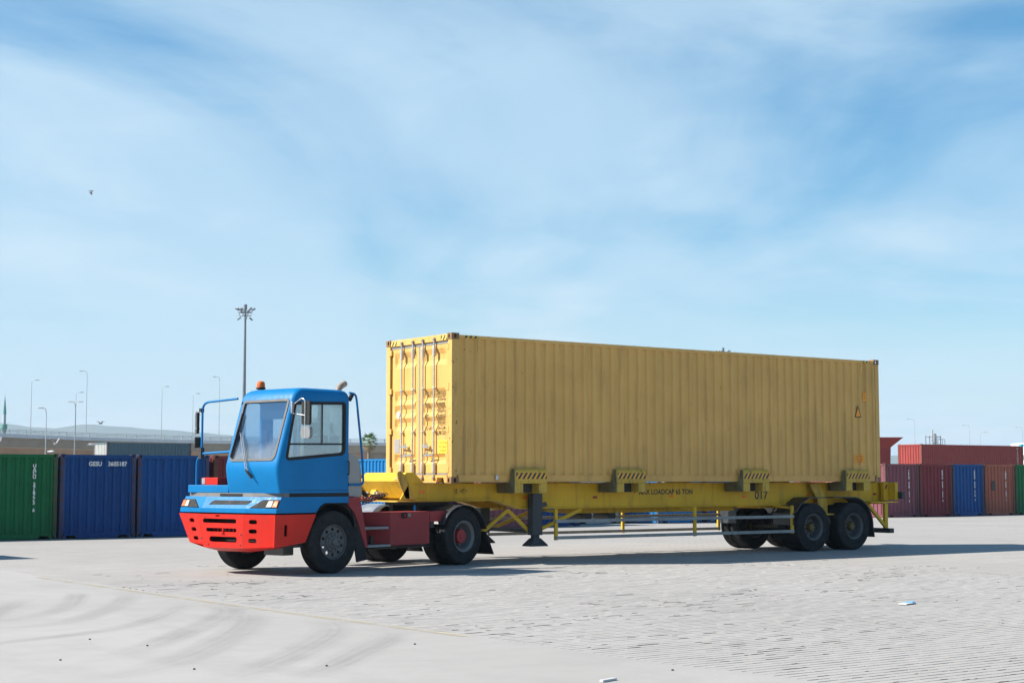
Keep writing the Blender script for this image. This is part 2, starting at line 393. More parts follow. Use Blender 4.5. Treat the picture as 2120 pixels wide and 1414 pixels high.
M['tyremark'] = worn('tyre_mark', (.15, .15, .15), .1, .8, .7, .27, (1, 1, 1), True)
# ground surfaces
def ground_mat(name, a, b, crack=True, rows=True):
    m = NT(name); v = m.coord('World')
    n1 = m.noise(v, .12, 4, .55); n2 = m.noise(v, 1.3, 6, .65); n3 = m.noise(v, 22, 5, .7)
    c = m.mix(m.ramp(n1, .3, .7), a, b); c = m.mix(m.math('MULTIPLY', m.ramp(n2, .45, .75), .30), c, sc(a, .72)); c = m.mix(m.math('MULTIPLY', m.ramp(n3, .4, .75), .28), c, sc(a, .62))
    h = m.math('ADD', n3, m.math('MULTIPLY', n2, 2.0))
    if rows:
        br = m.n('ShaderNodeTexBrick'); m.l(v, br.inputs['Vector']); br.inputs['Scale'].default_value = 1.0; br.inputs['Brick Width'].default_value = .225; br.inputs['Row Height'].default_value = .125
        br.inputs['Mortar Size'].default_value = .011; br.inputs['Mortar Smooth'].default_value = .3
        jn = m.ramp(m.noise(m.coord('World', (.5, 3, 1)), 1.6, 5, .7), .45, .75)
        c = m.mix(m.math('MULTIPLY', m.math('MULTIPLY', br.outputs['Fac'], jn), .75), c, (.06, .055, .05))
        c = m.mix(m.math('MULTIPLY', m.ramp(m.noise(m.coord('World', (.35, 2.2, 1)), 1.1, 7, .7), .58, .72), .45), c, (.15, .137, .122))
        h = m.math('SUBTRACT', h, m.math('MULTIPLY', br.outputs['Fac'], 2.0))
    m.set(Base_Color=c, Roughness=.88, Specular_IOR_Level=.25); m.bump(h, .35, .006); return m.m
M['paving'] = ground_mat('block_paving', (.315, .302, .285), (.365, .352, .335))
M['apron'] = None
a = NT('concrete_apron'); v = a.coord('World'); n1 = a.noise(v, .25, 5, .6, .5); n2 = a.noise(a.coord('World', (1, .3, 1), rot=(0, 0, R(40))), 1.2, 6, .6); n3 = a.noise(v, 40, 4, .7)
cc = a.mix(a.ramp(n1, .3, .7), (.318, .306, .290), (.372, .359, .342)); cc = a.mix(a.math('MULTIPLY', a.ramp(a.noise(a.coord('World', (.6, 1, 1), rot=(0, 0, R(35))), 2.6, 8, .72), .46, .70), .22), cc, (.235, .228, .215)); cc = a.mix(a.math('MULTIPLY', a.ramp(n2, .5, .75), .35), cc, (.25, .243, .232)); cc = a.mix(a.math('MULTIPLY', a.ramp(n3, .5, .8), .2), cc, (.23, .222, .21))
a.set(Base_Color=cc, Roughness=.8, Specular_IOR_Level=.3); a.bump(n3, .12, .004); M['apron'] = a.m
p = NT('paver_block'); v = p.coord('World'); geo = p.n('ShaderNodeNewGeometry'); oi = p.n('ShaderNodeObjectInfo')
rnd = p.math('FRACT', p.math('ADD', geo.outputs['Random Per Island'], oi.outputs['Random']))
n1 = p.noise(v, .12, 4); n2 = p.noise(v, 1.3, 6, .65); n3 = p.noise(v, 45, 5, .7)
cc = p.mix(p.ramp(n1, .3, .7), (.345, .331, .312), (.395, .381, .362)); cc = p.mix(p.ramp(rnd, 0, 1, 0, .05), cc, (.22, .21, .195)); cc = p.mix(p.math('MULTIPLY', p.ramp(n2, .45, .75), .25), cc, (.21, .20, .19)); cc = p.mix(p.math('MULTIPLY', p.ramp(n3, .45, .75), .3), cc, (.19, .182, .172))
p.set(Base_Color=p.mix(.0, cc, cc), Roughness=.88, Specular_IOR_Level=.25); p.bump(n3, .3, .004); M['paver'] = p.m
gm = NT('joint_sand'); v = gm.coord('World'); n = gm.noise(v, .8, 6, .7)
gm.set(Base_Color=gm.mix(gm.ramp(n, .36, .56), (.20, .19, .175), (.03, .028, .026)), Roughness=.95); M['sand'] = gm.m

# ================================================================== setting
def gz(y): return 0.0 if y <= 3 else (-0.0105 * (y - 3) if y < 27 else -0.252)
ys = [-3000, -60, -20, 3, 27, 200, 1200, 9000]
mb = MB(); X0, X1 = -4000, 9000
for i in range(len(ys) - 1):
    a_, b_ = ys[i], ys[i + 1]
    mb.add([(X0, a_, gz(a_) - .016), (X1, a_, gz(a_) - .016), (X1, b_, gz(b_) - .016), (X0, b_, gz(b_) - .016)], [(0, 1, 2, 3)])
tag(mb.build('ground', M['sand'], fixn=False), kind='structure')
# block paving sheet (top surface), with an opening where single pavers are laid
PX0, PX1, PY0, PY1 = -7.3, 6.2, -20.0, -2.0
mb = MB()
def sheet(x0, x1, y0, y1): mb.add([(x0, y0, gz(y0)), (x1, y0, gz(y0)), (x1, y1, gz(y1)), (x0, y1, gz(y1))], [(0, 1, 2, 3)])
sheet(-60, 400, PY1, 3); sheet(-60, 400, 3, 27); sheet(-60, 400, 27, 420); sheet(PX1, 400, PY0, PY1); sheet(-60, PX0 - .06, PY0, PY1); sheet(-60, 400, -80, PY0)
paving = tag(mb.build('block_paving', M['paving'], fixn=False), kind='structure')
# single pavers
PW, PH = .225, .125
cl = cam.location
from mathutils import noise as mnoise
def paver_geo(cx, cy, rw):
    wgap = max(0.0, mnoise.noise(Vector((cx * .55, cy * 1.6, 3.1))) + .55 * mnoise.noise(Vector((cx * 2.0, cy * 5.0, 8.7))))
    j = .0022 + rw.random() ** 2 * .004 + wgap * .020 * rw.random() ** 2; dz = rw.uniform(-.002, .0); tx = rw.uniform(-.002, .002); ty = rw.uniform(-.004, .004)
    hx = PW / 2 - .0008; hy = PH / 2 - j; e = .004; ex = .0004
    def zt(x, y): return dz + tx * x + ty * y
    top = [(x, y, zt(x, y)) for x, y in ((-hx + ex, -hy + e), (hx - ex, -hy + e), (hx - ex, hy - e), (-hx + ex, hy - e))]
    bot = [(x, y, zt(x, y) - .008) for x, y in ((-hx, -hy), (hx, -hy), (hx, hy), (-hx, hy))]
    base = [(x, y, -.05) for x, y in ((-hx, -hy), (hx, -hy), (hx, hy), (-hx, hy))]
    f = [(0, 1, 2, 3)] + [(4 + i, 4 + (i + 1) % 4, (i + 1) % 4, i) for i in range(4)] + [(8 + i, 8 + (i + 1) % 4, 4 + (i + 1) % 4, 4 + i) for i in range(4)]
    return top + bot + base, f
cells = []; row = 0; y = PY0
rw = random.Random(3)
while y < PY1 - .01:
    x = PX0 - .12 + (PW / 2 if row % 2 else 0)
    while x < PX1:
        cells.append((x + PW / 2, y + PH / 2)); x += PW
    y += PH; row += 1
fwd = Vector((math.sin(R(35.771)), math.cos(R(35.771)))); rgt = Vector((fwd.y, -fwd.x))
def dep(c):
    d = Vector((c[0] - cl.x, c[1] - cl.y)); z = d.dot(fwd); return z, abs(d.dot(rgt)) / max(z, .01)
cand = sorted([c for c in cells if dep(c)[1] < .322 and dep(c)[0] > 12.55 and c[0] > -6.9], key=lambda c: dep(c)[0])
single = set(cand[:300])
bulk = MB()
variants = []
for k in range(8):
    vv, ff = paver_geo(k * 3.7, k * 1.9, rw); me = MB().add(vv, ff).mesh('paver', fixn=False); me.materials.append(M['paver']); variants.append(me)
for c in cells:
    if c in single:
        link('paver', rw.choice(variants), None, paving, (c[0], c[1], 0))
    else:
        vv, ff = paver_geo(c[0], c[1], rw); bulk.add([(a_[0] + c[0], a_[1] + c[1], a_[2]) for a_ in vv], ff)
tag(bulk.build('paver_field', M['paver'], paving, fixn=False), kind='stuff')
# dirt and dry moss lodged in the joints
cr = random.Random(21); clod = MB(); nclod = 0
while nclod < 620:
    x_, y_ = cr.uniform(-7.0, 8.0), cr.uniform(-17.5, 2.5)
    wt_ = mnoise.noise(Vector((x_ * .5, y_ * .8, 1.7))) + (.35 if x_ < -5.5 else 0) + (.15 if y_ < -12 else 0)
    if cr.random() > max(.04, wt_ * 1.3): continue
    yr = PY0 + round((y_ - PY0) / PH) * PH; L_ = cr.choice((.03, .05, .08, .12, .2)) * cr.uniform(.7, 1.3); w_ = cr.uniform(.004, .012); n_ = 7; top_ = []; bot_ = []
    for k in range(n_):
        t_ = 2 * PI * k / n_; rr = cr.uniform(.7, 1.2); top_.append((x_ + L_ * .6 * rr * math.cos(t_), yr + w_ * .6 * rr * math.sin(t_), cr.uniform(.001, .005))); bot_.append((x_ + L_ * rr * math.cos(t_), yr + w_ * rr * math.sin(t_), -.006))
    clod.add(bot_ + top_, [tuple(range(n_, 2 * n_))] + [(i, (i + 1) % n_, n_ + (i + 1) % n_, n_ + i) for i in range(n_)]); nclod += 1
tag(clod.build('joint_dirt', M['clod'], paving, fixn=False), kind='stuff')
# concrete apron with an uneven edge, 6 mm above the paving
er = random.Random(11); edge = []
yy = -60.0
while yy <= 60:
    k = 7.35 + .10 * math.sin(yy * .31 + 1) + .05 * math.sin(yy * 1.7) + er.uniform(-.03, .03)
    if yy < -11: k -= min(.45, (-11 - yy) * .07)
    edge.append((-k, yy)); yy += .2
mb = MB(); vs = []; fs = []
for i, (x, y_) in enumerate(edge):
    vs += [(-60, y_, gz(y_) + .006), (x, y_, gz(y_) + .006), (x + .05, y_, gz(y_) - .02)]
for i in range(len(edge) - 1):
    a_ = i * 3; fs += [(a_, a_ + 1, a_ + 4, a_ + 3), (a_ + 1, a_ + 2, a_ + 5, a_ + 4)]
apron = tag(mb.add(vs, fs).build('concrete_apron', M['apron'], fixn=False), kind='structure')
def ribbon(name, pts, wd, mat, parent, z=.010, sub=8):
    P = [Vector((a_[0], a_[1], 0)) for a_ in pts]; path = []
    for i in range(len(P) - 1):
        p0, p1, p2, p3 = P[max(i - 1, 0)], P[i], P[i + 1], P[min(i + 2, len(P) - 1)]
        for k in range(sub):
            t = k / sub; path.append(.5 * ((2 * p1) + (p2 - p0) * t + (2 * p0 - 5 * p1 + 4 * p2 - p3) * t * t + (3 * p1 - p0 - 3 * p2 + p3) * t ** 3))
    path.append(P[-1]); vs = []; n = len(path)
    for i, p in enumerate(path):
        d = (path[min(i + 1, n - 1)] - path[max(i - 1, 0)]).normalized(); s = Vector((-d.y, d.x, 0)) * wd / 2
        for q_ in (p - s, p + s): vs.append((q_.x, q_.y, gz(q_.y) + z))
    me = bpy.data.meshes.new(name); me.from_pydata(vs, [], [(2 * i, 2 * i + 2, 2 * i + 3, 2 * i + 1) for i in range(n - 1)])
    uv = me.uv_layers.new(name='UVMap')
    for li, l in enumerate(me.loops): uv.data[li].uv = (l.vertex_index // 2 / (n - 1), l.vertex_index % 2)
    return link(name, me, mat, parent)
ribbon('painted_line', [(-7.62, 1.0), (-7.58, -3), (-7.50, -7), (-7.30, -11.3)], .13, M['line_yellow'], apron)
ribbon('painted_line', [(0, -7.2), (0.02, -10), (0.1, -12.6)], .07, M['line_white'], paving, .006)
for k, (pts, wd) in enumerate([
    ([(-10.74, -6.78), (-9.98, -6.06), (-9.31, -5.04), (-8.51, -3.23), (-8.33, -2.55)], .34), ([(-11.0, -7.6), (-10.47, -7.48), (-9.86, -6.96), (-8.8, -5.4), (-8.03, -3.91), (-7.75, -2.96)], .36),
    ([(-12.2, -9.4), (-11.49, -9.11), (-10.6, -8.74), (-9.79, -8.19), (-8.68, -6.83), (-7.7, -5.21)], .30), ([(-11.15, -11.21), (-10.15, -9.97), (-8.84, -8.3), (-7.9, -6.85), (-7.6, -5.63)], .42),
    ([(-11.9, -12.6), (-10.86, -11.79), (-9.98, -10.75), (-8.91, -9.3), (-8.01, -7.73), (-7.7, -6.57)], .46), ([(-10.9, -13.1), (-10.14, -12.39), (-9.13, -11.25), (-8.1, -9.89), (-7.6, -8.72)], .44),
    ([(-10.4, -13.4), (-9.72, -12.78), (-8.78, -11.78), (-7.94, -10.84), (-7.5, -10.05)], .40), ([(-13.0, -8.6), (-11.2, -7.0), (-10.2, -5.2), (-9.3, -3.4)], .32)]):
    ribbon('tyre_mark', pts, wd * 1.25, M['tyremark'], apron, .009 + .0005 * k)

# ================================================================== shipping containers
def corr(mb, Wd, z0, z1, O, ax, nrm, pitch, depth, flat=.38):
    """trapezoid corrugation across Wd along ax, outward normal nrm (outer crests at 0)"""
    O, ax, nrm = Vector(O), Vector(ax), Vector(nrm); n = max(1, round(Wd / pitch)); p = Wd / n; pts = []
    sl = (1 - 2 * flat) / 2
    for i in range(n):
        b = i * p
        pts += [(b, 0), (b + p * flat * .5, 0), (b + p * (flat * .5 + sl), -depth), (b + p * (flat * 1.5 + sl), -depth), (b + p * (1 - flat * .5), 0)]
    pts.append((Wd, 0)); vs = []; up = Vector((0, 0, 1))
    for s_, d in pts:
        for z in (z0, z1): vs.append(O + ax * s_ + nrm * d + up * z)
    fs = [(2 * i, 2 * i + 2, 2 * i + 3, 2 * i + 1) for i in range(len(pts) - 1)]
    mb.add(vs, fs)
_cm = {}
def cont_meshes(L, Wd, H, pitch_s, pitch_e):
    key = (L, H)
    if key in _cm: return _cm[key]
    d = {}
    p = .14
    for nm, y, nr, x0, ax in (('side_near', .012, (0, -1, 0), p, (1, 0, 0)), ('side_far', Wd - .012, (0, 1, 0), p, (1, 0, 0))):
        b = MB(); corr(b, L - 2 * p, .16, H - .09, (x0, y, 0), ax, nr, pitch_s, .038); d[nm] = b.mesh('side_panel')
    b = MB(); corr(b, Wd - 2 * p, .16, H - .12, (.03, p, 0), (0, 1, 0), (-1, 0, 0), pitch_e, .046); d['end_a'] = b.mesh('end_panel')
    b = MB(); corr(b, Wd - 2 * p, .16, H - .12, (L - .03, p, 0), (0, 1, 0), (1, 0, 0), pitch_e, .046); d['end_b'] = b.mesh('end_panel')
    b = MB(); n = max(4, round(L / .21)); vs = []
    for i in range(n + 1):
        z = H - .025 - (.02 if i % 2 else 0); x = .08 + (L - .16) * i / n; vs += [(x, .06, z), (x, Wd - .06, z)]
    b.add(vs, [(2 * i, 2 * i + 2, 2 * i + 3, 2 * i + 1) for i in range(n)]); d['roof'] = b.mesh('roof')
    b = MB().box(.06, L - .06, .06, Wd - .06, .10, .14); d['floor'] = b.mesh('floor')
    for i, (x, y) in enumerate(((0, 0), (L, 0), (0, Wd), (L, Wd))):
        sx = 1 if x == 0 else -1; sy = 1 if y == 0 else -1
        b = MB(); xs = sorted((x + sx * .006, x + sx * .13)); yz = sorted((y + sy * .006, y + sy * .13)); b.box(xs[0], xs[1], yz[0], yz[1], .118, H - .118); d['post%d' % i] = b.mesh('corner_post')
        for j, z in enumerate((0, H - .118)):
            b = MB(); xs = sorted((x, x + sx * .178)); yz = sorted((y, y + sy * .162))
            # casting: hollow block with oval openings on the two outer faces
            x0, x1 = xs; y0, y1 = yz
            ov = lambda c0, c1: rrect(c0 - .028, c0 + .028, c1 - .042, c1 + .042, .027, 4)
            fy = y0 if sy == 1 else y1; fx = x0 if sx == 1 else x1
            cx = (x0 + x1) / 2; cy = (y0 + y1) / 2
            if sy == 1: b.plate(rrect(x0, x1, z, z + .118, .004, 1), [ov(cx, z + .059)], (0, fy, 0), (1, 0, 0), (0, 0, 1), .022)
            else: b.plate(rrect(-x1, -x0, z, z + .118, .004, 1), [ov(-cx, z + .059)], (0, fy, 0), (-1, 0, 0), (0, 0, 1), .022)
            ya, yb = (y0 + .0225, y1) if sy == 1 else (y0, y1 - .0225)
            if sx == 1: b.plate(rrect(-yb, -ya, z, z + .118, .002, 1), [ov(-(ya + yb) / 2, z + .059)], (fx, 0, 0), (0, -1, 0), (0, 0, 1), .022)
            else: b.plate(rrect(ya, yb, z, z + .118, .002, 1), [ov((ya + yb) / 2, z + .059)], (fx, 0, 0), (0, 1, 0), (0, 0, 1), .022)
            xa, xb = (x0 + .0225, x1) if sx == 1 else (x0, x1 - .0225)
            b.box(xa, xb, ya, yb, z, z + .02); b.box(xa, xb, ya, yb, z + .098, z + .118)
            ix = (x1 - .02, x1) if sx == 1 else (x0, x0 + .02); b.box(ix[0], ix[1], ya, yb, z + .0205, z + .0975)
            d['cast%d%d' % (i, j)] = b.mesh('corner_casting')
    for i, (y, s_) in enumerate(((0, 1), (Wd, -1))):
        yy = sorted((y + s_ * .008, y + s_ * .07)); b = MB().box(.178, L - .178, yy[0], yy[1], H - .10, H - .035); d['trail%d' % i] = b.mesh('top_rail')
        yq = sorted((y + s_ * .022, y + s_ * .07)); yl = sorted((y + s_ * .004, y + s_ * .075)); b = MB().box(.178, L - .178, yq[0], yq[1], .035, .158); b.box(.178, L - .178, yl[0], yl[1], .1585, .168); b.box(.178, L - .178, yl[0], yl[1], .022, .034); d['brail%d' % i] = b.mesh('bottom_rail')
    for i, (x, s_) in enumerate(((0, 1), (L, -1))):
        xx = sorted((x + s_ * .008, x + s_ * .09)); b = MB().box(xx[0], xx[1], .162, Wd - .162, H - .125, H - .02); d['thead%d' % i] = b.mesh('top_rail')
        b = MB(); x0, x1 = xx; b.plate([(.162, .02), (.22, .02), (.26, .10), (.52, .10), (.56, .02), (Wd - .56, .02), (Wd - .52, .10), (Wd - .26, .10), (Wd - .22, .02), (Wd - .162, .02), (Wd - .162, .17), (.162, .17)], [], (x1, 0, 0), (0, 1, 0), (0, 0, 1), x1 - x0)
        d['bsill%d' % i] = b.mesh('bottom_rail')
    _cm[key] = d; return d
def container(loc, rz, L, H, mat, matframe, label, group, skip=(), cat='container', matpost=None, name='shipping_container'):
    Wd = 2.438; r = empty(name, loc, rz, label, cat, group); d = cont_meshes(L, Wd, H, .245, .265)
    for k, me in d.items():
        if k in skip: continue
        m_ = mat
        if k.startswith('cast'): m_ = matframe
        elif k.startswith('post'): m_ = matpost or matframe
        link(me.name.split('.')[0], me, m_, r)
    return r
def cmat(name, col, rust=.12, dirt=.35):
    return paint(name, col, .55, dirt, sc(col, .35), rust, 1.1, .10), paint(name + '_worn', tuple(.45 * c_ + .55 * k_ for c_, k_ in zip(col, (.085, .055, .042))), .65, .8, (.06, .04, .03), .6, 1.6, .2)

# ------------------------------------------------------------------ the yellow container
ZB = 1.556; CL, CW, CH = 12.192, 2.438, 2.896
yc = container((0, 0, ZB), 0, CL, CH, M['yellow'], M['casting'], 'long yellow high container with corrugated sides loaded on the trailer', None, skip=('end_a', 'thead0', 'bsill0', 'post0', 'post2'), cat='container', matpost=M['yellow'])
# door end (x = 0, facing -x)
for y in (0, CW):
    a0, a1 = (.006, .15) if y == 0 else (CW - .15, CW - .006)
    MB().box(.012, .14, a0, a1, .118, CH - .118).build('corner_post', M['yellow_worn'] if y == 0 else M['yellow'], yc, bevel=.01)
MB().box(.012, .12, .178, CW - .178, CH - .135, CH - .01).build('door_header', M['yellow'], yc, bevel=.006)
MB().plate([(-CW + .178, .01), (-.56, .01), (-.52, .11), (-.30, .11), (-.26, .01), (-.178, .01), (-.178, .16), (-CW + .178, .16)], [], (.014, 0, 0), (0, -1, 0), (0, 0, 1), .12).build('door_sill', M['yellow'], yc)
DZ0, DZ1 = .20, CH - .195
grooves = [(.03, .16), (.34, .45), (.458, .555), (.563, .66), (.85, .93)]
def door(y0, y1):
    b = MB(); xf = .045; dp = .042; vs = []
    zs = [(DZ0, 0)]
    Hd = DZ1 - DZ0
    for f0, f1 in sorted(grooves, key=lambda q: -q[0]):
        zt, zb = DZ1 - Hd * f0, DZ1 - Hd * f1; s_ = (zt - zb) * .34
        zs += [(zb, 0), (zb + s_, dp), (zt - s_, dp), (zt, 0)]
    zs.append((DZ1, 0)); m = .09
    # columns: frame edge, slope in, slope out, frame edge
    cols = [(y0, 0), (y0 + m, 0), (y0 + m + .05, 1), (y1 - m - .05, 1), (y1 - m, 0), (y1, 0)]
    for yv, k in cols:
        for z, d_ in zs: vs.append((xf + d_ * k, yv, z))
    n = len(zs); fs = []
    for i in range(len(cols) - 1):
        for j in range(n - 1): fs.append((i * n + j, (i + 1) * n + j, (i + 1) * n + j + 1, i * n + j + 1))
    b.add(vs, fs); b.box(xf + .044, xf + .07, y0, y1, DZ0, DZ1)
    return b.build('door', M['yellow'], yc)
mid = CW / 2
dn = door(.165, mid - .022); dfar = door(mid + .022, CW - .20)
MB().box(.118, .13, .15, CW - .15, DZ0 - .03, DZ1 + .05).build('door_gap_dark', M['beltgrey'], yc)  # grey plate added so that the gaps round the doors look dark
MB().box(.043, .075, mid - .0205, mid + .0205, DZ0, DZ1).build('door_gasket', M['gasket'], yc)
MB().box(.040, .072, .17, CW - .17, DZ1 + .003, DZ1 + .056).build('door_gasket', M['gasket'], yc)
MB().box(.040, .072, .17, CW - .17, DZ0 - .036, DZ0 - .003).build('door_gasket', M['gasket'], yc)
for dr, ysn in ((dn, (.62, 1.03)), (dfar, (1.40, 1.82))):
    for yv in ysn:
        rod = MB().tube([(.0, yv, .07), (.0, yv, CH - .08)], .017, 10).build('lock_rod', M['steel'], dr, smooth=40)
        for z in (DZ0 + .38 * (DZ1 - DZ0) * .85, DZ0 + (DZ1 - DZ0) * .66):
            MB().box(-.024, .044, yv - .034, yv + .034, z - .016, z + .016).build('rod_bracket', M['steel'], dr, bevel=.006)
        for z0, z1, zc in ((.21, .40, .10), (CH - .42, CH - .22, CH - .085)):
            MB().box(-.026, .043, yv - .027, yv + .027, z0, z1).build('rod_bracket', M['steel'], dr, bevel=.006)
            b = MB().box(-.03, .012, yv - .032, yv + .032, zc - .022, zc + .022); b.box(-.005, .011, yv - .05, yv + .05, zc - .035, zc - .024); b.build('cam_keeper', M['exhaust'], dr, bevel=.005)
    for i, (yh, z) in enumerate(((ysn[1], .73), (ysn[0], .56))):
        s_ = -1 if i == 0 else 1
        b = MB().bar((-.03, yh, z), (-.035, yh + s_ * .30, z - .02), .012, .035); b.bar((-.03, yh + s_ * .19, z + .06), (-.03, yh + s_ * .22, z - .05), .03, .03); b.box(-.03, .04, yh + s_ * .2 - .04, yh + s_ * .2 + .04, z - .03, z - .01)
        b.build('door_handle', M['chrome'], dr)
for y0, y1 in ((CW - .21, CW - .12), (.12, .21)):
    for f in (.02, .335, .66, .97):
        z = DZ1 - (DZ1 - DZ0) * f
        b = MB().box(.004, .044, y0, y1, z - .07, z + .04); b.tube([(.02, y1 if y0 > 1 else y0, z - .08), (.02, y1 if y0 > 1 else y0, z + .05)], .02, 8); b.build('hinge', M['yellow'], yc, bevel=.006)
# door writing
for k, (t1, t2) in enumerate((('MAX. GROSS\n', '32,500 KGS\n71,650 LBS'), ('TARE\n', '3,900 KGS\n8,600 LBS'), ('NET\n', '28,600 KGS\n63,050 LBS'), ('CU. CAP.\n', '76.4 CU.M\n2,700 CU.FT'))):
    link('door_lettering', text_mesh('door_lettering', t1, .105, (.0415, 1.00, 1.72 - k * .225), (0, -1, 0), (0, 0, 1), sx=.6, bold=.004), M['inkbrown'], yc)
    link('door_lettering', text_mesh('door_lettering', t2, .105, (.0415, .56, 1.72 - k * .225), (0, -1, 0), (0, 0, 1), linesp=1.0, sx=.6, bold=.004), M['inkbrown'], yc)
MB().box(.038, .0445, .20, .50, .58, .83).build('warning_sticker', M['stickery'], yc)
link('warning_lettering', text_mesh('warning_lettering', "CAUTION\n9'6'' HIGH\nTRAILER", .075, (.036, .35, .755), (0, -1, 0), (0, 0, 1), 'CENTER', sx=.85), M['inkbrown'], yc)
MB().box(.038, .0445, 1.96, 2.14, .60, .88).build('data_plate', M['plate'], yc)
MB().plate([(-2.08, 1.36), (-2.01, 1.27), (-1.95, 1.36), (-1.96, 1.44), (-2.06, 1.44)], [], (.040, 0, 0), (0, -1, 0), (0, 0, 1), .004).build('white_decal', M['decal'], yc)
MB().plate([(-.40, CH - .122), (-.185, CH - .122), (-.185, CH - .035), (-.40, CH - .035)], [], (.0095, 0, 0), (0, -1, 0), (0, 0, 1), .002).build('hazard_strip', M['hazard_end'], yc)
MB().plate([(-CW + .185, CH - .122), (-CW + .40, CH - .122), (-CW + .40, CH - .035), (-CW + .185, CH - .035)], [], (.0095, 0, 0), (0, -1, 0), (0, 0, 1), .002).build('hazard_strip', M['hazard_end'], yc)
for x in (.30, CL - .60): MB().box(x, x + .30, .0045, .0075, CH - .088, CH - .045).build('hazard_strip', M['hazard_hc'], yc)
# side stickers and lashing bars on the near side
def sticker(nm, x0, x1, z0, z1, mat): return MB().box(x0, x1, .004, .0105, z0, z1).build(nm, mat, yc)
sticker('side_sticker', 11.30, 11.62, .46, .64, M['sticker'])
link('sticker_lettering', text_mesh('sticker_lettering', "CAUTION\n9'6'' HIGH\nTRAILER", .055, (11.46, .0025, .585), (1, 0, 0), (0, 0, 1), 'CENTER', sx=.9), M['ink'], yc)
sticker('side_sticker', 11.62, 11.74, 1.90, 2.10, M['sticker'])
link('sticker_lettering', text_mesh('sticker_lettering', "9'6''\n2.9m", .06, (11.68, .0025, 2.02), (1, 0, 0), (0, 0, 1), 'CENTER', sx=.6), M['ink'], yc)
MB().plate([(11.33, 1.52), (11.57, 1.52), (11.44, 1.80)], [], (0, .006, 0), (1, 0, 0), (0, 0, 1), .004).build('warning_triangle', M['ink'], yc)
MB().plate([(11.365, 1.54), (11.535, 1.54), (11.443, 1.745)], [], (0, .003, 0), (1, 0, 0), (0, 0, 1), .0025).build('warning_triangle', M['sticker'], yc)
for x in (.62, 11.55):
    b = MB().box(x, x + .06, -.001, .03, CH - .30, CH - .10); b.box(x - .01, x + .07, -.003, .011, CH - .34, CH - .30); b.build('lashing_plate', M['yellow_worn'], yc)
MB().box(1.03, 1.10, -.02, .007, .06, .16).build('lashing_plate', M['steel'], yc, bevel=.01)

# ================================================================== wheels
def make_wheel_meshes(kind):
    Rr, Wt = .545, .145
    gr = []
    for c in (-.075, -.028, .028, .075): gr += [(Rr, c - .008), (Rr - .013, c - .005), (Rr - .013, c + .005), (Rr, c + .008)]
    prof = [(.285, -.12), (.298, -.136), (.32, -.139), (.36, -.146), (.365, -.149), (.372, -.146), (.43, -.149), (.485, -.144), (.50, -.146), (.52, -.138), (.533, -.128), (Rr, -.108)] + gr
    prof += [(Rr, .108), (.533, .128), (.52, .138), (.43, .149), (.36, .146), (.298, .136), (.285, .12)]
    ty = MB().lathe(prof, 'y', 56).mesh('tyre', 30)
    if kind == 'front':
        b = MB().lathe([(.302, -.142), (.300, -.150), (.288, -.150), (.280, -.128), (.278, -.06), (.278, .12), (.270, .12), (.268, -.11)], 'y', 48, close=True)
        holes = [circ(.222 * math.cos(2 * PI * k / 10), .222 * math.sin(2 * PI * k / 10), .030, 10) for k in range(10)]
        b.plate(circ(0, 0, .2695, 48), holes + [circ(0, 0, .165, 24)], (0, -.118, 0), (1, 0, 0), (0, 0, 1), .012)
        b.lathe([(.166, -.106), (.1655, -.130), (.16, -.142), (.115, -.142), (.11, -.125), (.0, -.125)], 'y', 32)
        rim = b.mesh('wheel', 35)
        h = MB().lathe([(.112, -.12), (.110, -.15), (.095, -.165), (.07, -.168), (.065, -.20), (.05, -.21), (0, -.21)], 'y', 28); hub = h.mesh('hub', 35)
        nb = MB()
        for k in range(10):
            a_ = 2 * PI * (k + .5) / 10; nb.tube([(.138 * math.cos(a_), -.14, .138 * math.sin(a_)), (.138 * math.cos(a_), -.168, .138 * math.sin(a_))], .013, 6)
        nuts = nb.mesh('wheel_nuts')
    else:
        b = MB().lathe([(.302, -.142), (.300, -.152), (.288, -.152), (.272, -.125), (.262, -.115), (.258, -.02), (.235, .05), (.235, .12), (.228, .12), (.226, .055), (.250, -.02), (.254, -.115)], 'y', 48, close=True)
        holes = [circ(.195 * math.cos(2 * PI * k / 8), .195 * math.sin(2 * PI * k / 8), .026, 10) for k in range(8)]
        b.plate(circ(0, 0, .2265, 40), holes, (0, .052, 0), (1, 0, 0), (0, 0, 1), .012); rim = b.mesh('wheel', 35)
        if kind == 'drive':
            hub = MB().lathe([(.140, .045), (.138, -.06), (.128, -.085), (.05, -.088), (.045, -.098), (.0, -.098)], 'y', 32).mesh('hub', 35)
        else:
            hub = MB().lathe([(.10, .045), (.098, -.03), (.085, -.075), (.075, -.095), (.0, -.10)], 'y', 24).mesh('hub', 35)
        nb = MB(); rr_ = .155 if kind == 'drive' else .145
        for k in range(10):
            a_ = 2 * PI * (k + .5) / 10; nb.tube([(rr_ * math.cos(a_), .04, rr_ * math.sin(a_)), (rr_ * math.cos(a_), .0 if kind == 'drive' else -.035, rr_ * math.sin(a_))], .017, 6)
        nuts = nb.mesh('wheel_nuts')
    return rim, ty, hub, nuts
WM = {k: make_wheel_meshes(k) for k in ('front', 'drive', 'trailer')}
def wheel(parent, kind, loc, rz, spin=0.0):
    rim, ty, hub, nuts = WM[kind]
    w_ = link('wheel', rim, M['rimsilver'] if kind == 'drive' else M['rim'], parent, loc, (0, spin, rz)); w_.rotation_mode = 'XYZ'
    link('tyre', ty, M['tyre'], w_)
    link('hub', hub, {'front': M['rim'], 'drive': M['boxred'], 'trailer': M['hubyellow']}[kind], w_)
    tag(link('wheel_nuts', nuts, {'front': M['rim'], 'drive': M['rim'], 'trailer': M['rimsilver']}[kind], w_), kind='stuff')
    return w_

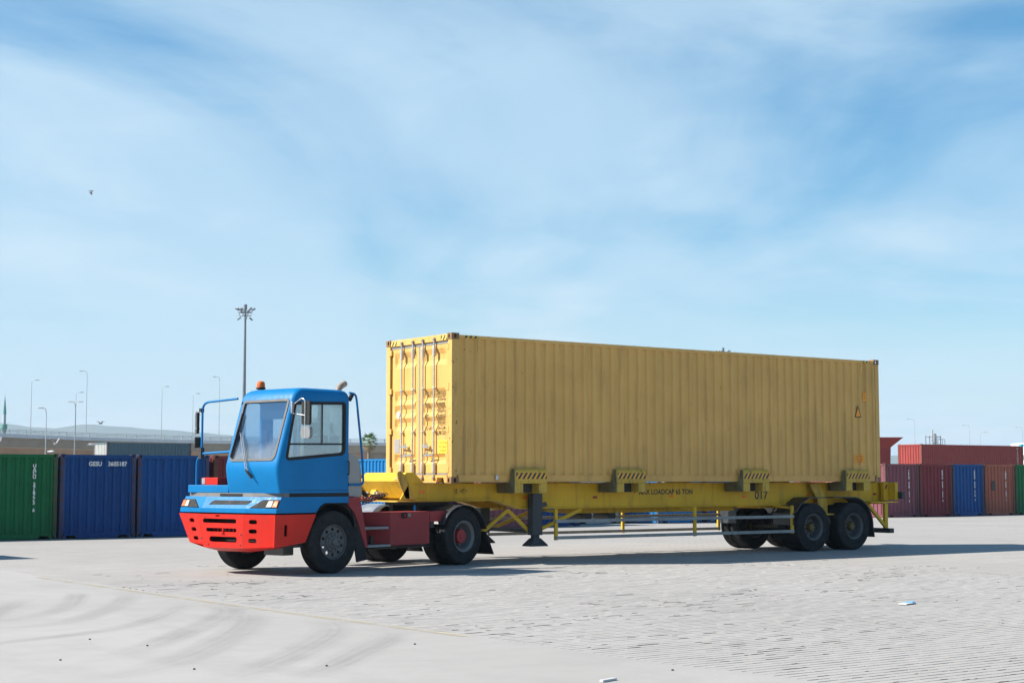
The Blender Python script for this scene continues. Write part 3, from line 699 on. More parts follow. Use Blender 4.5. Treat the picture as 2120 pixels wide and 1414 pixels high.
# ================================================================== trailer
tl = empty('container_trailer', (0, 0, 0), 0, 'yellow skeletal semi-trailer carrying the yellow container, lettered MAX LOADCAP 65 TON', 'trailer')
for y0, y1 in ((.45, .60), (1.838, 1.988)):
    ybm = (y0 + y1) / 2
    prof = [(-.55, 1.25), (.95, 1.25), (1.35, 1.22), (1.95, 1.06), (12.78, 1.06), (12.78, 1.545), (-.55, 1.545)]
    MB().prism(prof, 'y', y0 + (.02 if y0 < 1 else 0), y1 - (0 if y0 < 1 else .02)).build('main_beam', M['chassis'], tl)
    fl = [(-.55, 1.25), (.95, 1.25), (1.35, 1.22), (1.95, 1.06), (12.80, 1.06)]
    b = MB()
    for i in range(len(fl) - 1): b.prism([fl[i], fl[i + 1], (fl[i + 1][0], fl[i + 1][1] - .022), (fl[i][0], fl[i][1] - .022)], 'y', y0 - .04, y1 + .04)
    b.build('bottom_flange', M['chassis'], tl)
    MB().box(-.55, 12.80, y0 - .03, y1 + .03, 1.5455, 1.5535).build('top_flange', M['chassis'], tl)
b = MB()
for x in (.35, 3.0, 6.2, 9.6, 12.6): b.box(x, x + .12, .605, 1.835, 1.20, 1.50)
b.build('cross_member', M['chassis'], tl)
MB().prism([(3.6, .92), (8.25, .92), (8.42, 1.055), (3.6, 1.055)], 'y', .9, 1.5).build('belly_beam', M['chassis'], tl, bevel=.005)
MB().box(8.9, 11.9, .7, 1.75, .97, 1.035).build('bogie_frame', M['chassis'], tl, bevel=.005)
# front bulkhead
b = MB().plate([(.40, 1.27), (2.04, 1.27), (2.04, 1.60), (.40, 1.60)], [], (-.80, 0, 0), (0, 1, 0), (0, 0, 1), .25)
b = MB().add([(-.66, .46, 1.27), (-.66, 1.98, 1.27), (-.90, 1.98, 1.60), (-.90, .46, 1.60), (-.72, .46, 1.76), (-.72, 1.98, 1.76), (-.30, .46, 1.27), (-.30, 1.98, 1.27), (-.30, .46, 1.55), (-.30, 1.98, 1.55), (-.55, .46, 1.765), (-.55, 1.98, 1.765)],
             [(0, 1, 2, 3), (3, 2, 5, 4), (0, 6, 7, 1), (4, 5, 11, 10), (10, 11, 9, 8), (6, 8, 9, 7), (0, 3, 4, 10, 8, 6), (1, 7, 9, 11, 5, 2)])
b.build('front_bulkhead', M['chassis'], tl, bevel=.006)
for yv in (.42, 1.982):
    MB().prism(roundpoly([(-.95, 1.76), (-.88, 1.80), (-.73, 1.67), (-.69, 1.55), (-.555, 1.30), (-.555, 1.24), (-.76, 1.27), (-.93, 1.64)], [.02, .04, .05, .03, .0, .0, .02, .04]), 'y', yv, yv + .035).build('bulkhead_ear', M['chassis_worn'], tl)
    MB().add([(-.67, yv, 1.25), (-.88, yv, 1.25), (-.70, yv, 1.53), (-.67, yv + .03, 1.25), (-.88, yv + .03, 1.25), (-.70, yv + .03, 1.53)], [(0, 1, 2), (3, 5, 4), (0, 3, 4, 1), (1, 4, 5, 2), (2, 5, 3, 0)]).build('gusset', M['chassis'], tl)
MB().box(-.92, 1.15, .46, 1.978, 1.20, 1.226).build('coupler_plate', M['chassis_worn'], tl)
b = MB().add([(-.888, .52, 1.625), (-.888, .66, 1.625), (-.756, .66, 1.738), (-.756, .52, 1.738)], [(0, 1, 2, 3)]); b.v = [(x - .004, y, z + .003) for x, y, z in b.v]; b.build('hazard_strip', M['hazard_bulk'], tl)
b = MB().prism([(-.86, 1.30), (-.70, 1.30), (-.70, 1.43), (-.80, 1.43)], 'y', 1.45, 1.62); b.build('coupling_box', M['chassis'], tl)
# coloured air couplings on the bulkhead
for k, yv in enumerate((1.40, 1.30, 1.66)):
    MB().tube([(-.74, yv, 1.36), (-.88, yv, 1.37)], .025, 8).build('air_coupling', M['steel'], tl, smooth=40)
# bolsters with guides
def bolster(x0, near):
    s_ = 1 if near else -1; W0 = .79; oy = 0 if near else CW
    Yv = lambda y: oy + s_ * y
    # upper guide: flared, worn top
    p0 = [(Yv(-.12), 1.551), (Yv(-.012), 1.551), (Yv(-.018), 1.80), (Yv(-.04), 1.842), (Yv(-.085), 1.842), (Yv(-.12), 1.80)]
    q0 = Vector
    vs = [(x0 - (.0 if i < 2 else .0), y, z) for i, (y, z) in enumerate(p0)] + [(x0 + W0, y, z) for y, z in p0]
    n = 6; fs = [tuple(range(n)), tuple(range(2 * n - 1, n - 1, -1))] + [(i, (i + 1) % n, n + (i + 1) % n, n + i) for i in range(n)]
    o = MB().add(vs, fs).build('container_guide', M['chassis_worn'], tl, bevel=.008)
    for xa, xb in ((x0, x0 + .20), (x0 + .59, x0 + W0)):
        a0, a1 = sorted((Yv(-.12), Yv(.42))); MB().box(xa, xb, a0, a1, 1.362, 1.55).build('bolster', M['chassis_worn'], o, bevel=.006)
    a0, a1 = sorted((Yv(.12), Yv(.41))); MB().box(x0 + .202, x0 + .588, a0, a1, 1.37, 1.545).build('pocket_shade', M['dark'], o)  # dark block fills the opening, its shade put into the colour
    # flared wing on the front side, reaching back under the container
    w0 = [(x0 - .002, Yv(-.118), 1.362), (x0 - .002, Yv(-.118), 1.82), (x0 - .002, Yv(-.05), 1.84), (x0 - .03, Yv(-.03), 1.60), (x0 - .03, Yv(.42), 1.545), (x0 - .03, Yv(.42), 1.362)]
    w1 = [(x - .02, y, z) for x, y, z in w0]; n = 6
    MB().add(w0 + w1, [tuple(range(n)), tuple(range(2 * n - 1, n - 1, -1))] + [(i, (i + 1) % n, n + (i + 1) % n, n + i) for i in range(n)]).build('guide_wing', M['chassis_dark'], o)
    a0, a1 = sorted((Yv(-.1235), Yv(-.1205))); MB().box(x0 + .03, x0 + W0 - .01, a0, a1, 1.64, 1.76).build('hazard_strip', M['hazard'], o)
    a0, a1 = sorted((Yv(-.125), Yv(-.015))); 
for x0 in (1.42, 4.0, 7.59, 10.87):
    bolster(x0, True); bolster(x0, False)
# writing and markers on the near beam
yb = .468
link('beam_lettering', text_mesh('beam_lettering', 'MAX LOADCAP 65 TON', .150, (5.09, yb, 1.312), (1, 0, 0), (0, 0, 1), sx=.95, bold=.004), M['ink'], tl)
link('beam_lettering', text_mesh('beam_lettering', '017', .262, (8.50, yb, 1.185), (1, 0, 0), (0, 0, 1), sx=1.05, bold=.005), M['ink'], tl)
for x, z, m_ in ((-.42, 1.375, 'orange'), (2.03, 1.24, 'orange'), (3.84, 1.235, 'redlens'), (5.96, 1.245, 'orange'), (8.13, 1.22, 'orange'), (10.14, 1.24, 'orange'), (12.43, 1.25, 'redlens')):
    MB().box(x, x + .11, yb - .015, yb + .001, z, z + .05).build('marker_light', M[m_], tl, bevel=.005)
MB().box(-.545, -.445, yb - .0035, yb + .001, 1.40, 1.53).build('hazard_strip', M['hazard'], tl)
b = MB().lathe([(.0, -.02), (.05, -.02), (.055, 0), (.0, 0)], 'y', 16, (.62, yb, 1.40)); b.tube([(.50, yb - .03, 1.40), (.66, yb - .03, 1.40)], .014, 8); b.prism([(.42, 1.45), (.50, 1.415), (.50, 1.385), (.42, 1.35)], 'y', yb - .04, yb - .01); b.build('lashing_hook', M['chassis_worn'], tl)
# landing legs
for yv in (.30, 2.14):
    b = MB().box(2.10, 2.34, yv - .09, yv + .09, .52, 1.35); b.box(2.15, 2.29, yv - .06, yv + .06, .37, .52)
    lg = b.build('landing_leg', M['legblue'], tl, bevel=.008)
    foot = MB().loft([[(x, y, z) for x, y in ((2.22 - a_, yv - c_), (2.22 + a_, yv - c_), (2.22 + a_, yv + c_), (2.22 - a_, yv + c_))] for z, a_, c_ in ((.30, .21, .15), (.325, .21, .15), (.46, .085, .075))]).build('foot', M['legblue'], lg)
    sgn = 1 if yv < 1 else -1
    MB().bar((2.33, yv - .02 * sgn, 1.10), (2.48, yv - .02 * sgn, 1.14), .06, .08).build('crank', M['legblue'], lg)
    br = MB(); br.bar((1.0, yv + .25 * sgn, .52), (1.72, yv + .25 * sgn, 1.02), .05, .07); br.bar((1.72, yv + .25 * sgn, 1.02), (2.2, yv + .12 * sgn, .56), .05, .07); br.build('leg_brace', M['chassis'], tl)
    br = MB(); br.bar((2.3, yv + .1 * sgn, .58), (3.55, yv + .2 * sgn, 1.02), .05, .07); br.build('leg_brace', M['chassis'], tl)
MB().bar((2.22, .40, .60), (2.22, 2.04, .60), .08, .08).build('leg_cross_tube', M['legblue'], tl)
# side guards
for yv in (.0, 2.40):
    for z0 in (.765, .435):
        MB().box(2.50, 9.24, yv - .03, yv + .0, z0, z0 + .065).build('guard_rail', M['guard'], tl, bevel=.004)
    for x in (2.50, 6.24, 9.19):
        MB().box(x, x + .07, yv + .001, yv + .05, .42, 1.04).build('guard_post', M['chassis'], tl, bevel=.004)
        MB().bar((x + .035, yv + .05, .99), (x + .035, .6 if yv < 1 else 1.84, 1.02), .05, .05).build('guard_bracket', M['chassis'], tl)
MB().box(.95, 2.45, 2.33, 2.38, .42, .52).build('guard_rail', M['dark'], tl); MB().box(.95, 2.45, 2.33, 2.38, .60, .66).build('guard_rail', M['dark'], tl)
# wheels, axles, fenders
for x in (9.86, 11.20):
    for yv, rz in ((.115, 0), (.445, PI), (CW - .115, PI), (CW - .445, 0)): wheel(tl, 'trailer', (x, yv, .545), rz, random.random() * 3)
    MB().tube([(x, .2, .545), (x, CW - .2, .545)], .065, 12).build('axle', M['dark'], tl, smooth=40)
    for yv in (.62, 1.81): MB().prism([(x - .5, .78), (x - .1, .64), (x + .1, .64), (x + .5, .78), (x + .5, .83), (x + .1, .71), (x - .1, .71), (x - .5, .83)], 'y', yv, yv + .09).build('leaf_spring', M['dark'], tl)
def fender(path, y0, y1, th, name, mat, parent):
    n = len(path); vs = []; P = [Vector((a_, 0, c_)) for a_, c_ in path]
    for i, p_ in enumerate(P):
        d = (P[min(i + 1, n - 1)] - P[max(i - 1, 0)]).normalized(); nn = Vector((-d.z, 0, d.x))
        q_ = p_ + nn * th
        vs += [(p_.x, y0, p_.z), (p_.x, y1, p_.z), (q_.x, y1, q_.z), (q_.x, y0, q_.z)]
    fs = [(0, 1, 2, 3), tuple(4 * (n - 1) + k for k in (3, 2, 1, 0))]
    for i in range(n - 1):
        for k in range(4): fs.append((4 * i + k, 4 * i + (k + 1) % 4, 4 * i + 4 + (k + 1) % 4, 4 * i + 4 + k))
    return MB().add(vs, fs).build(name, mat, parent, smooth=35)
fp1 = [(9.24, .60), (9.24, .86)] + [(9.86 - .63 * math.cos(R(a_)), .545 + .63 * math.sin(R(a_))) for a_ in range(36, 75, 8)] + [(9.75, 1.20), (10.32, 1.20)]
fp2 = [(10.55, 1.20), (11.3, 1.20)] + [(11.20 + .66 * math.sin(R(a_)), .545 + .66 * math.cos(R(a_))) for a_ in range(20, 96, 8)] + [(11.90, .28)]
for y0, y1 in ((-.02, .62), (CW - .62, CW + .02)):
    fender(fp1, y0, y1, .02, 'mudguard', M['fender'], tl); fender(fp2, y0, y1, .02, 'mudguard', M['fender'], tl)
    ya = y0 + .0 if y0 < 1 else y1 - .03
b = MB().plate([(10.35, .84), (10.68, .84), (10.68, 1.14), (10.56, 1.30), (10.42, 1.52), (10.10, 1.52), (10.30, 1.22), (10.35, 1.18)], [], (0, .30, 0), (1, 0, 0), (0, 0, 1), .03)
b.box(10.33, 10.70, .12, .33, .81, .84); b.build('suspension_hanger', M['chassis_worn'], tl)
MB().tube([(10.51, .15, .66), (10.51, .42, .66)], .105, 16).build('equaliser', M['dark'], tl, smooth=40)
MB().box(10.38, 10.64, .30, 2.1, .72, .80).build('suspension_cross_tube', M['dark'], tl)
# rear end
b = MB().box(12.78, 12.90, .40, 2.04, 1.10, 1.565); b.box(12.80, 12.899, .10, .399, 1.14, 1.555); b.box(12.80, 12.899, 2.041, 2.36, 1.14, 1.555); b.box(12.62, 12.80, .30, .395, 1.12, 1.55); b.build('rear_bolster', M['chassis'], tl, bevel=.008)
MB().box(12.64, 12.79, .2955, .2985, 1.40, 1.50).build('hazard_strip', M['hazard'], tl)
for y0 in (-.02, 1.96):
    lb = MB().box(12.90, 13.02, y0, y0 + .46, 1.16, 1.33).build('rear_light_box', M['dark'], tl, bevel=.01)
    MB().box(13.02, 13.035, y0 + .05, y0 + .41, 1.19, 1.30).build('rear_lens', M['redlens'], lb)
for yv in (.16, 2.2):
    b = MB().box(12.50, 12.60, yv, yv + .08, .47, 1.06); b.build('underrun_post', M['chassis'], tl, bevel=.004)
    b = MB().bar((11.95, yv + .04, 1.03), (12.53, yv + .04, .52), .06, .07); b.build('underrun_brace', M['chassis'], tl)
MB().box(12.46, 12.62, .0, CW, .36, .47).build('underrun_bar', M['dark'], tl, bevel=.006)
MB().box(11.9, 12.85, .06, .44, 1.075, 1.10).build('rear_shelf', M['chassis'], tl)
# spare air tanks under the frame
for x in (4.1, 4.75): MB().tube([(x, .95, .86), (x + .02, 1.5, .86)], .10, 14).build('air_tank', M['dark'], tl, smooth=40)

# ================================================================== terminal tractor (x forward, y to the driver's left)
TH = R(15.3)
tk = empty('terminal_tractor', (0, 1.24, 0), PI + TH, 'blue terminal tractor with red bumper and one-seat cab pulling the yellow trailer', 'truck')
# --- cab shell
VN, VF, UR = 1.25, -.13, 3.14
def sec(z, uf, ins=0.0, r=.09, wall=0.0, n=6):
    a0, a1, b0, b1 = UR + ins + wall, uf - wall, VF + ins + wall, VN - ins - wall
    pts = []
    for cx, cy, a_, rr_ in ((a1 - r, b0 + r, -90, r), (a1 - r, b1 - r, 0, r), (a0 + .03, b1 - .03, 90, .03), (a0 + .03, b0 + .03, 180, .03)):
        for i in range(n + 1):
            t_ = R(a_ + 90 * i / n); pts.append((cx + rr_ * math.cos(t_), cy + rr_ * math.sin(t_), z))
    return pts
prof = [(1.40, 4.745, 0), (1.55, 4.785, 0), (1.70, 4.815, 0), (1.80, 4.828, 0), (1.88, 4.826, 0), (1.96, 4.805, 0), (2.4, 4.672, 0), (2.98, 4.497, 0), (3.05, 4.472, .002), (3.11, 4.435, .010), (3.155, 4.39, .028), (3.19, 4.325, .06), (3.212, 4.235, .11), (3.222, 4.10, .20)]
outer = MB().loft([sec(*p_) for p_ in prof]).mesh('outer')
inner = MB().loft([sec(z, uf, ins, .06, .045) for z, uf, ins in [(1.46, 4.755, 0), (1.80, 4.828, 0), (1.96, 4.805, 0), (2.98, 4.497, 0), (3.10, 4.44, .02), (3.14, 4.40, .05)]]).mesh('inner')
wz0, wz1 = 1.96, 3.0
winU = lambda z: 4.805 + (z - 1.96) * (4.497 - 4.805) / 1.02
cut_ws = MB(); wsl = roundpoly([(.0, 1.955), (1.125, 1.965), (1.15, 3.005), (.0, 3.00)], [.07, .10, .07, .07], 6)
cut_ws.plate(wsl, [], (5.2, 0, 0), (0, 1, 0), (0, 0, 1), 1.2)
side_win = roundpoly([(4.655, 1.965), (3.255, 2.075), (3.245, 2.985), (4.455, 2.945)], [.09, .10, .07, .06], 6)
cut_sd = MB().plate(side_win, [], (0, 1.05, 0), (1, 0, 0), (0, 0, 1), .5)
cut_bk = MB().plate(rrect(.0, 1.12, 2.0, 2.98, .06), [], (3.4, 0, 0), (0, 1, 0), (0, 0, 1), .6)
# fix the side cut so it only opens the near wall
cut_sd = MB().plate(side_win, [], (0, 1.10, 0), (1, 0, 0), (0, 0, 1), .4)
cut_far = MB().plate(roundpoly([(4.60, 1.98), (4.02, 1.98), (4.02, 2.985), (4.36, 2.965)], .05), [], (0, -.4, 0), (1, 0, 0), (0, 0, 1), .4)
cut_far2 = MB().plate(roundpoly([(3.74, 1.98), (3.24, 1.98), (3.24, 2.985), (3.74, 2.985)], .05), [], (0, -.4, 0), (1, 0, 0), (0, 0, 1), .4)
shell = boolean(outer, [inner, cut_ws.mesh('c1'), cut_sd.mesh('c2'), cut_far.mesh('c3'), cut_bk.mesh('c4'), cut_far2.mesh('c5')])
shell.name = 'cab'; shell.materials.clear()
shell.polygons.foreach_set('use_smooth', [True] * len(shell.polygons)); shell.set_sharp_from_angle(angle=R(28))
cab = link('cab', shell, M['cabblue'], tk)
# --- windows: gaskets and panes
def offs(poly, d):
    n = len(poly); out = []
    cx = sum(p_[0] for p_ in poly) / n; cy = sum(p_[1] for p_ in poly) / n
    for i in range(n):
        a_, b_ = Vector(poly[i - 1]), Vector(poly[(i + 1) % n]); t_ = (b_ - a_).normalized(); nn = Vector((t_.y, -t_.x)); p_ = Vector(poly[i])
        if (p_ + nn * .01 - Vector((cx, cy))).length < (p_ - Vector((cx, cy))).length: nn = -nn
        out.append(tuple(p_ + nn * d))
    return out
def ws_map(me):
    for v_ in me.vertices: v_.co.x += winU(v_.co.z)
    me.update(); return me
gsk = MB().plate(offs(wsl, .012), [offs(wsl, -.03)], (.012, 0, 0), (0, 1, 0), (0, 0, 1), .03).mesh('window_gasket'); link('window_gasket', ws_map(gsk), M['gasketdark'], cab)
pane = MB().plate(offs(wsl, -.012), [], (-.008, 0, 0), (0, 1, 0), (0, 0, 1), .005).mesh('windscreen'); link('windscreen', ws_map(pane), M['glass'], cab)
MB().plate([(-a_, c_) for a_, c_ in offs(side_win, .016)], [[(-a_, c_) for a_, c_ in offs(side_win, -.035)]], (0, VN + .008, 0), (-1, 0, 0), (0, 0, 1), .035).build('window_gasket', M['black'], cab)
b = MB().bar((4.62, VN - .012, 2.235), (3.24, VN - .012, 2.255), .02, .03); b.bar((3.80, VN - .012, 2.25), (3.80, VN - .012, 3.0), .02, .016); b.build('window_divider', M['black'], cab)
for rng in (((4.64, 1.95), (3.25, 2.06), (3.25, 2.24), (4.60, 2.22)), ((4.60, 2.25), (3.81, 2.262), (3.81, 2.97), (4.45, 2.95)), ((3.79, 2.262), (3.25, 2.27), (3.25, 2.98), (3.79, 2.97))):
    MB().plate([(-a_, c_) for a_, c_ in rng], [], (0, VN - .014, 0), (-1, 0, 0), (0, 0, 1), .004).build('side_pane', M['glass'], cab)
MB().plate(rrect(.0, 1.12, 2.0, 2.98, .06), [], (UR + .03, 0, 0), (0, 1, 0), (0, 0, 1), .004).build('rear_pane', M['glass'], cab)
MB().box(UR + .02, UR + .05, .50, .54, 2.0, 2.98).build('rear_window_divider', M['black'], cab)
MB().box(3.245, 3.262, VN - .03, VN - .002, 2.55, 2.63).build('window_catch', M['black'], cab)
# --- interior
b = MB(); b.box(3.30, 3.75, .30, .85, 1.75, 1.90); b.box(3.25, 3.36, .30, .85, 1.90, 2.42); b.box(3.27, 3.34, .42, .72, 2.44, 2.66); b.build('seat', M['seat'], tk, bevel=.04)
b = MB().box(4.40, 4.72, -.06, 1.18, 1.47, 1.93); b.build('dashboard', M['interior'], tk, bevel=.05)
b = MB(); b.tube([(4.20 + .19 * math.cos(a_ * PI / 12) * .5, .58 + .19 * math.sin(a_ * PI / 12), 2.02 + .19 * math.cos(a_ * PI / 12) * .8) for a_ in range(25)], .014, 6, False); b.tube([(4.5, .58, 1.9), (4.20, .58, 2.02)], .025, 8); b.tube([(4.2, .40, 2.02), (4.2, .76, 2.02)], .012, 6); b.build('steering_wheel', M['black'], tk, smooth=40)
MB().box(4.36, 4.39, .30, 1.12, 2.68, 3.02).build('dark_header', M['darkblue'], tk)  # dark panel in place of the roof header seen through the windscreen
MB().box(3.86, 3.90, VF + .046, VF + .07, 2.2, 2.5).build('door_grip', M['black'], tk)
hp = [(3.6 + .035 * math.cos(k * .9), 1.02 + .035 * math.sin(k * .9), 3.05 - k * .008) for k in range(70)]
MB().tube(hp, .007, 5).build('coiled_lead', M['cable'], tk, smooth=50)
# --- black belt under the cab, blue fascia, deck
def plan(z, fr_, cr, side=1.25, rear=3.14): return [(rear, -side, z), (cr, -side, z), (fr_, -.56, z), (fr_, .60, z), (cr, side, z), (rear, side, z)]
MB().loft([plan(1.335, 4.80, 4.66, 1.235), plan(1.40, 4.79, 4.66, 1.235)]).build('belt', M['beltgrey'], tk)
MB().box(4.55, 4.8065, -.25, .32, 1.345, 1.388).build('air_slot', M['black'], tk)
MB().box(3.13, 4.55, 1.2352, 1.2415, 1.337, 1.398).build('side_belt', M['black'], tk)
fas = MB().loft([plan(1.065, 4.985, 4.86, 1.25, 4.0), plan(1.13, 4.985, 4.86, 1.25, 4.0), plan(1.14, 4.95, 4.83, 1.25, 4.0), plan(1.335, 4.84, 4.74, 1.245, 4.0)]).build('front_fascia', M['cabblue'], tk)
for s_ in (1, -1):
    pl = [(4.0, 1.065), (4.0, 1.334), (3.14, 1.334), (3.14, 1.215), (3.22, 1.225), (3.72, 1.225), (3.84, 1.17), (3.93, 1.065)]
    if s_ > 0: MB().plate([(-a_, c_) for a_, c_ in pl], [], (0, 1.2485, 0), (-1, 0, 0), (0, 0, 1), .03).build('side_skirt', M['cabblue'], tk)
    else: MB().plate(pl, [], (0, -1.2485, 0), (1, 0, 0), (0, 0, 1), .03).build('side_skirt', M['cabblue'], tk)
def fasc_u(z): return 4.95 + (z - 1.14) * (-.11) / .195
b = MB()
def fpoly(pts, off):  # polygon on sloped fascia front (y,z)
    return [(fasc_u(z) + off, y, z) for y, z in pts]
slot = roundpoly([(-.42, 1.20), (.58, 1.205), (.66, 1.275), (-.32, 1.275)], .02)
P0 = fpoly(slot, .0035); P1 = fpoly(slot, -.01); n = len(slot)
MB().add(P0 + P1, [tuple(range(n)), tuple(range(2 * n - 1, n - 1, -1))] + [(i, (i + 1) % n, n + (i + 1) % n, n + i) for i in range(n)]).build('grille_slot', M['black'], fas)
# headlamp units wrapping the corners
for s_ in (1, -1):
    def cp(t_, z, off):   # t along chamfer from centre facet (0) to side (1)
        k = (z - 1.14) / .195; u0, u1 = 4.95 - .11 * k, 4.83 - .09 * k; v0, v1 = .60, 1.25 - .005 * k
        d = Vector((u1 - u0, v1 - v0)); nn = Vector((d.y, -d.x)).normalized(); p_ = Vector((u0, v0)) + d * t_ + nn * off
        return (p_.x, s_ * p_.y, z)
    poly = [(.10, 1.152), (.995, 1.152), (.995, 1.29), (.46, 1.29)]
    f0 = [cp(t_, z, .012) for t_, z in poly]; f1 = [cp(t_, z, -.03) for t_, z in poly]
    hl = MB().add(f0 + f1, [(0, 1, 2, 3), (7, 6, 5, 4)] + [(i, (i + 1) % 4, 4 + (i + 1) % 4, 4 + i) for i in range(4)]).build('headlamp', M['black'], tk)
    for (t0, t1, m_) in ((.63, .815, 'lens'), (.825, .98, 'amber')):
        poly = [(t0, 1.165), (t1, 1.165), (t1, 1.272), (t0 + .03, 1.272)]
        f0 = [cp(t_, z, .030) for t_, z in poly]; f1 = [cp(t_, z, .008) for t_, z in poly]
        MB().add(f0 + f1, [(0, 1, 2, 3), (7, 6, 5, 4)] + [(i, (i + 1) % 4, 4 + (i + 1) % 4, 4 + i) for i in range(4)]).build('lamp_lens', M[m_], hl, bevel=.006)
MB().box(3.2, 4.72, -1.22, VF - .002, 1.401, 1.535).build('deck', M['cabblue'], tk, bevel=.01)
b = MB().box(4.30, 4.60, -1.02, -.56, 1.537, 1.665); b.build('battery_box', M['red'], tk, bevel=.006)
MB().box(4.6005, 4.606, -1.0, -.90, 1.55, 1.655).build('box_plate', M['plate'], tk)
# --- red bumper: three facets with slots
bumper = empty('bumper_tmp')
bpy.data.objects.remove(bumper)
bm_ = MB()
zt, zb = 1.035, .465
def facet(A, B, A2, B2, holes, th=.02):
    """quad facet A(top,0) B(top,1) -> A2,B2 bottom; holes given in (s,t) unit coords"""
    A, B, A2, B2 = map(Vector, (A, B, A2, B2)); ax = (B - A).normalized(); nn = ax.cross((A - A2)).normalized(); ay = nn.cross(ax).normalized()
    f = lambda P: ((P - A2).dot(ax), (P - A2).dot(ay))
    q_ = [f(A2), f(B2), f(B), f(A)]
    w_ = (B - A).length; h_ = (A - A2).length
    bm_.plate(q_, [[(f(A)[0] + x, f(A)[1] - z) for x, z in h] for h in holes], A2, ax, ay, th)
def slot_(x0, x1, z0, z1): return rrect(x0, x1, min(z0, z1), max(z0, z1), (abs(z1 - z0)) * .48, 5)
cA, cB, cA2, cB2 = (5.02, -.58, zt), (5.02, .60, zt), (4.985, -.46, zb), (4.985, .545, zb)
facet(cA, cB, cA2, cB2, [slot_(.13, 1.00, .075, .15), slot_(.21, 1.00, .235, .30), slot_(.29, 1.00, .38, .475), slot_(.46, .58, .012, .038)])
ov_ = lambda x, z: rrect(x - .085, x + .085, z - .036, z + .036, .034, 5)
facet((5.02, .60, zt), (4.885, 1.25, zt), (4.985, .545, zb), (4.885, 1.235, .495), [ov_(.20, .12), ov_(.19, .28), ov_(.175, .44)])
facet((4.885, -1.25, zt), (5.02, -.58, zt), (4.80, -1.05, .53), (4.985, -.46, zb), [ov_(.42, .12), ov_(.43, .28), ov_(.44, .44)])
facet((4.885, 1.25, zt), (3.93, 1.25, zt), (4.885, 1.235, .495), (4.17, 1.235, .56), [rrect(.22, .29, .17, .36, .008, 2)])
facet((3.93, -1.25, zt), (4.885, -1.25, zt), (4.17, -1.05, .56), (4.80, -1.05, .53), [])
# underside pan and top lip
bm_.add([(4.985, -.46, zb), (4.985, .545, zb), (4.885, 1.235, .495), (4.17, 1.235, .56), (4.17, -1.05, .56), (4.80, -1.05, .53), (4.70, .45, .39), (4.70, -.38, .39), (4.3, .7, .44), (4.3, -.6, .44)],
        [(0, 1, 6, 7), (1, 2, 6), (2, 3, 8, 6), (6, 8, 9, 7), (0, 7, 5), (5, 7, 9, 4), (3, 4, 9, 8)])
bmp = bm_.build('bumper', M['red'], tk)
bmp_top = MB().plate([(3.93, -1.245), (4.88, -1.245), (5.015, -.58), (5.015, .60), (4.88, 1.245), (3.93, 1.245), (3.93, 1.15), (4.80, 1.10), (4.90, .55), (4.90, -.55), (4.80, -1.10), (3.93, -1.15)], [], (0, 0, 1.0385), (1, 0, 0), (0, 1, 0), .012).build('bumper_top', M['red'], tk)
MB().box(4.70, 4.72, -.9, .98, .48, 1.02).build('bumper_dark_back', M['black'], tk)  # black sheet stands in for the shaded inside behind the bumper slots
b = MB()
for k in range(9): b.box(4.72, 4.80, -.42 + k * .10, -.38 + k * .10, .70, .84)
b.box(4.72, 4.78, -.5, .6, .66, .69); b.build('radiator_guard', M['boxred'], tk)
b = MB().tube([(4.99, .06, .85), (4.99, .06, .74)], .016, 8); b.box(4.9, 5.03, .02, .10, .715, .735); b.build('tow_pin', M['red'], tk)
MB().box(4.05, 4.75, -1.1, 1.1, 1.041, 1.063).build('mounting_plate', M['black'], tk); MB().box(3.0, 4.3, -1.23, 1.23, 1.318, 1.333).build('cab_floor', M['black'], tk)
# --- frame, front axle, arches
for yv in (-.45, .37): MB().box(-.95, 4.69, yv, yv + .08, .74, .98).build('frame_rail', M['boxred'], tk, bevel=.004)
MB().box(3.42, 3.58, -.95, .95, .46, .58).build('front_axle', M['dark'], tk, bevel=.01)
b = MB().box(3.2, 4.1, -.30, .30, .42, .74); b.box(2.5, 3.2, -.25, .25, .5, .95); b.build('engine_sump', M['dark'], tk, bevel=.03)
MB().box(4.05, 4.6, .45, 1.05, .48, .60).build('under_tray', M['dark'], tk)
b = MB().box(3.7, 3.95, -.05, .45, .30, .45); b.build('axle_bracket', M['interior'], tk, bevel=.01)
for s_ in (1, -1):
    wheel(tk, 'front', (3.5, s_ * 1.105, .545), (PI if s_ > 0 else 0) - R(3), .3)
    for vv in (1.095, .755): 
        wheel(tk, 'drive', (0, s_ * vv, .545), (PI if s_ > 0 else 0) if vv > 1 else (0 if s_ > 0 else PI), .2 + vv)
    MB().plate([(2.60, .62), (4.30, .62), (4.30, 1.315), (2.60, 1.315)], [], (0, s_ * .79, 0), (1, 0, 0), (0, 0, 1), .01).build('wheel_well', M['black'], tk)
    pth = [(3.5 + .62 * math.cos(R(a_)), .56 + .655 * math.sin(R(a_))) for a_ in range(30, 172, 10)]
    y0, y1 = sorted((s_ * .80, s_ * 1.228))
    fender(pth[::-1], y0, y1, .012, 'wheel_arch', M['black'], tk)
    pth = [(0 - .66 * math.cos(R(a_)), .545 + .585 * math.sin(R(a_))) for a_ in range(12, 160, 8)]
    y0, y1 = sorted((s_ * .60, s_ * 1.262))
    fender(pth, y0, y1, .014, 'mudguard', M['fender'] if s_ > 0 else M['fender_sheen'], tk)
    y0, y1 = sorted((s_ * .62, s_ * 1.25)); MB().prism([(-.62, .62), (-.655, .62), (-.90, .17), (-.86, .17)], 'y', y0, y1).build('mud_flap', M['black'], tk)
MB().tube([(0, -.95, .545), (0, .95, .545)], .09, 14).build('rear_axle', M['dark'], tk, smooth=40)
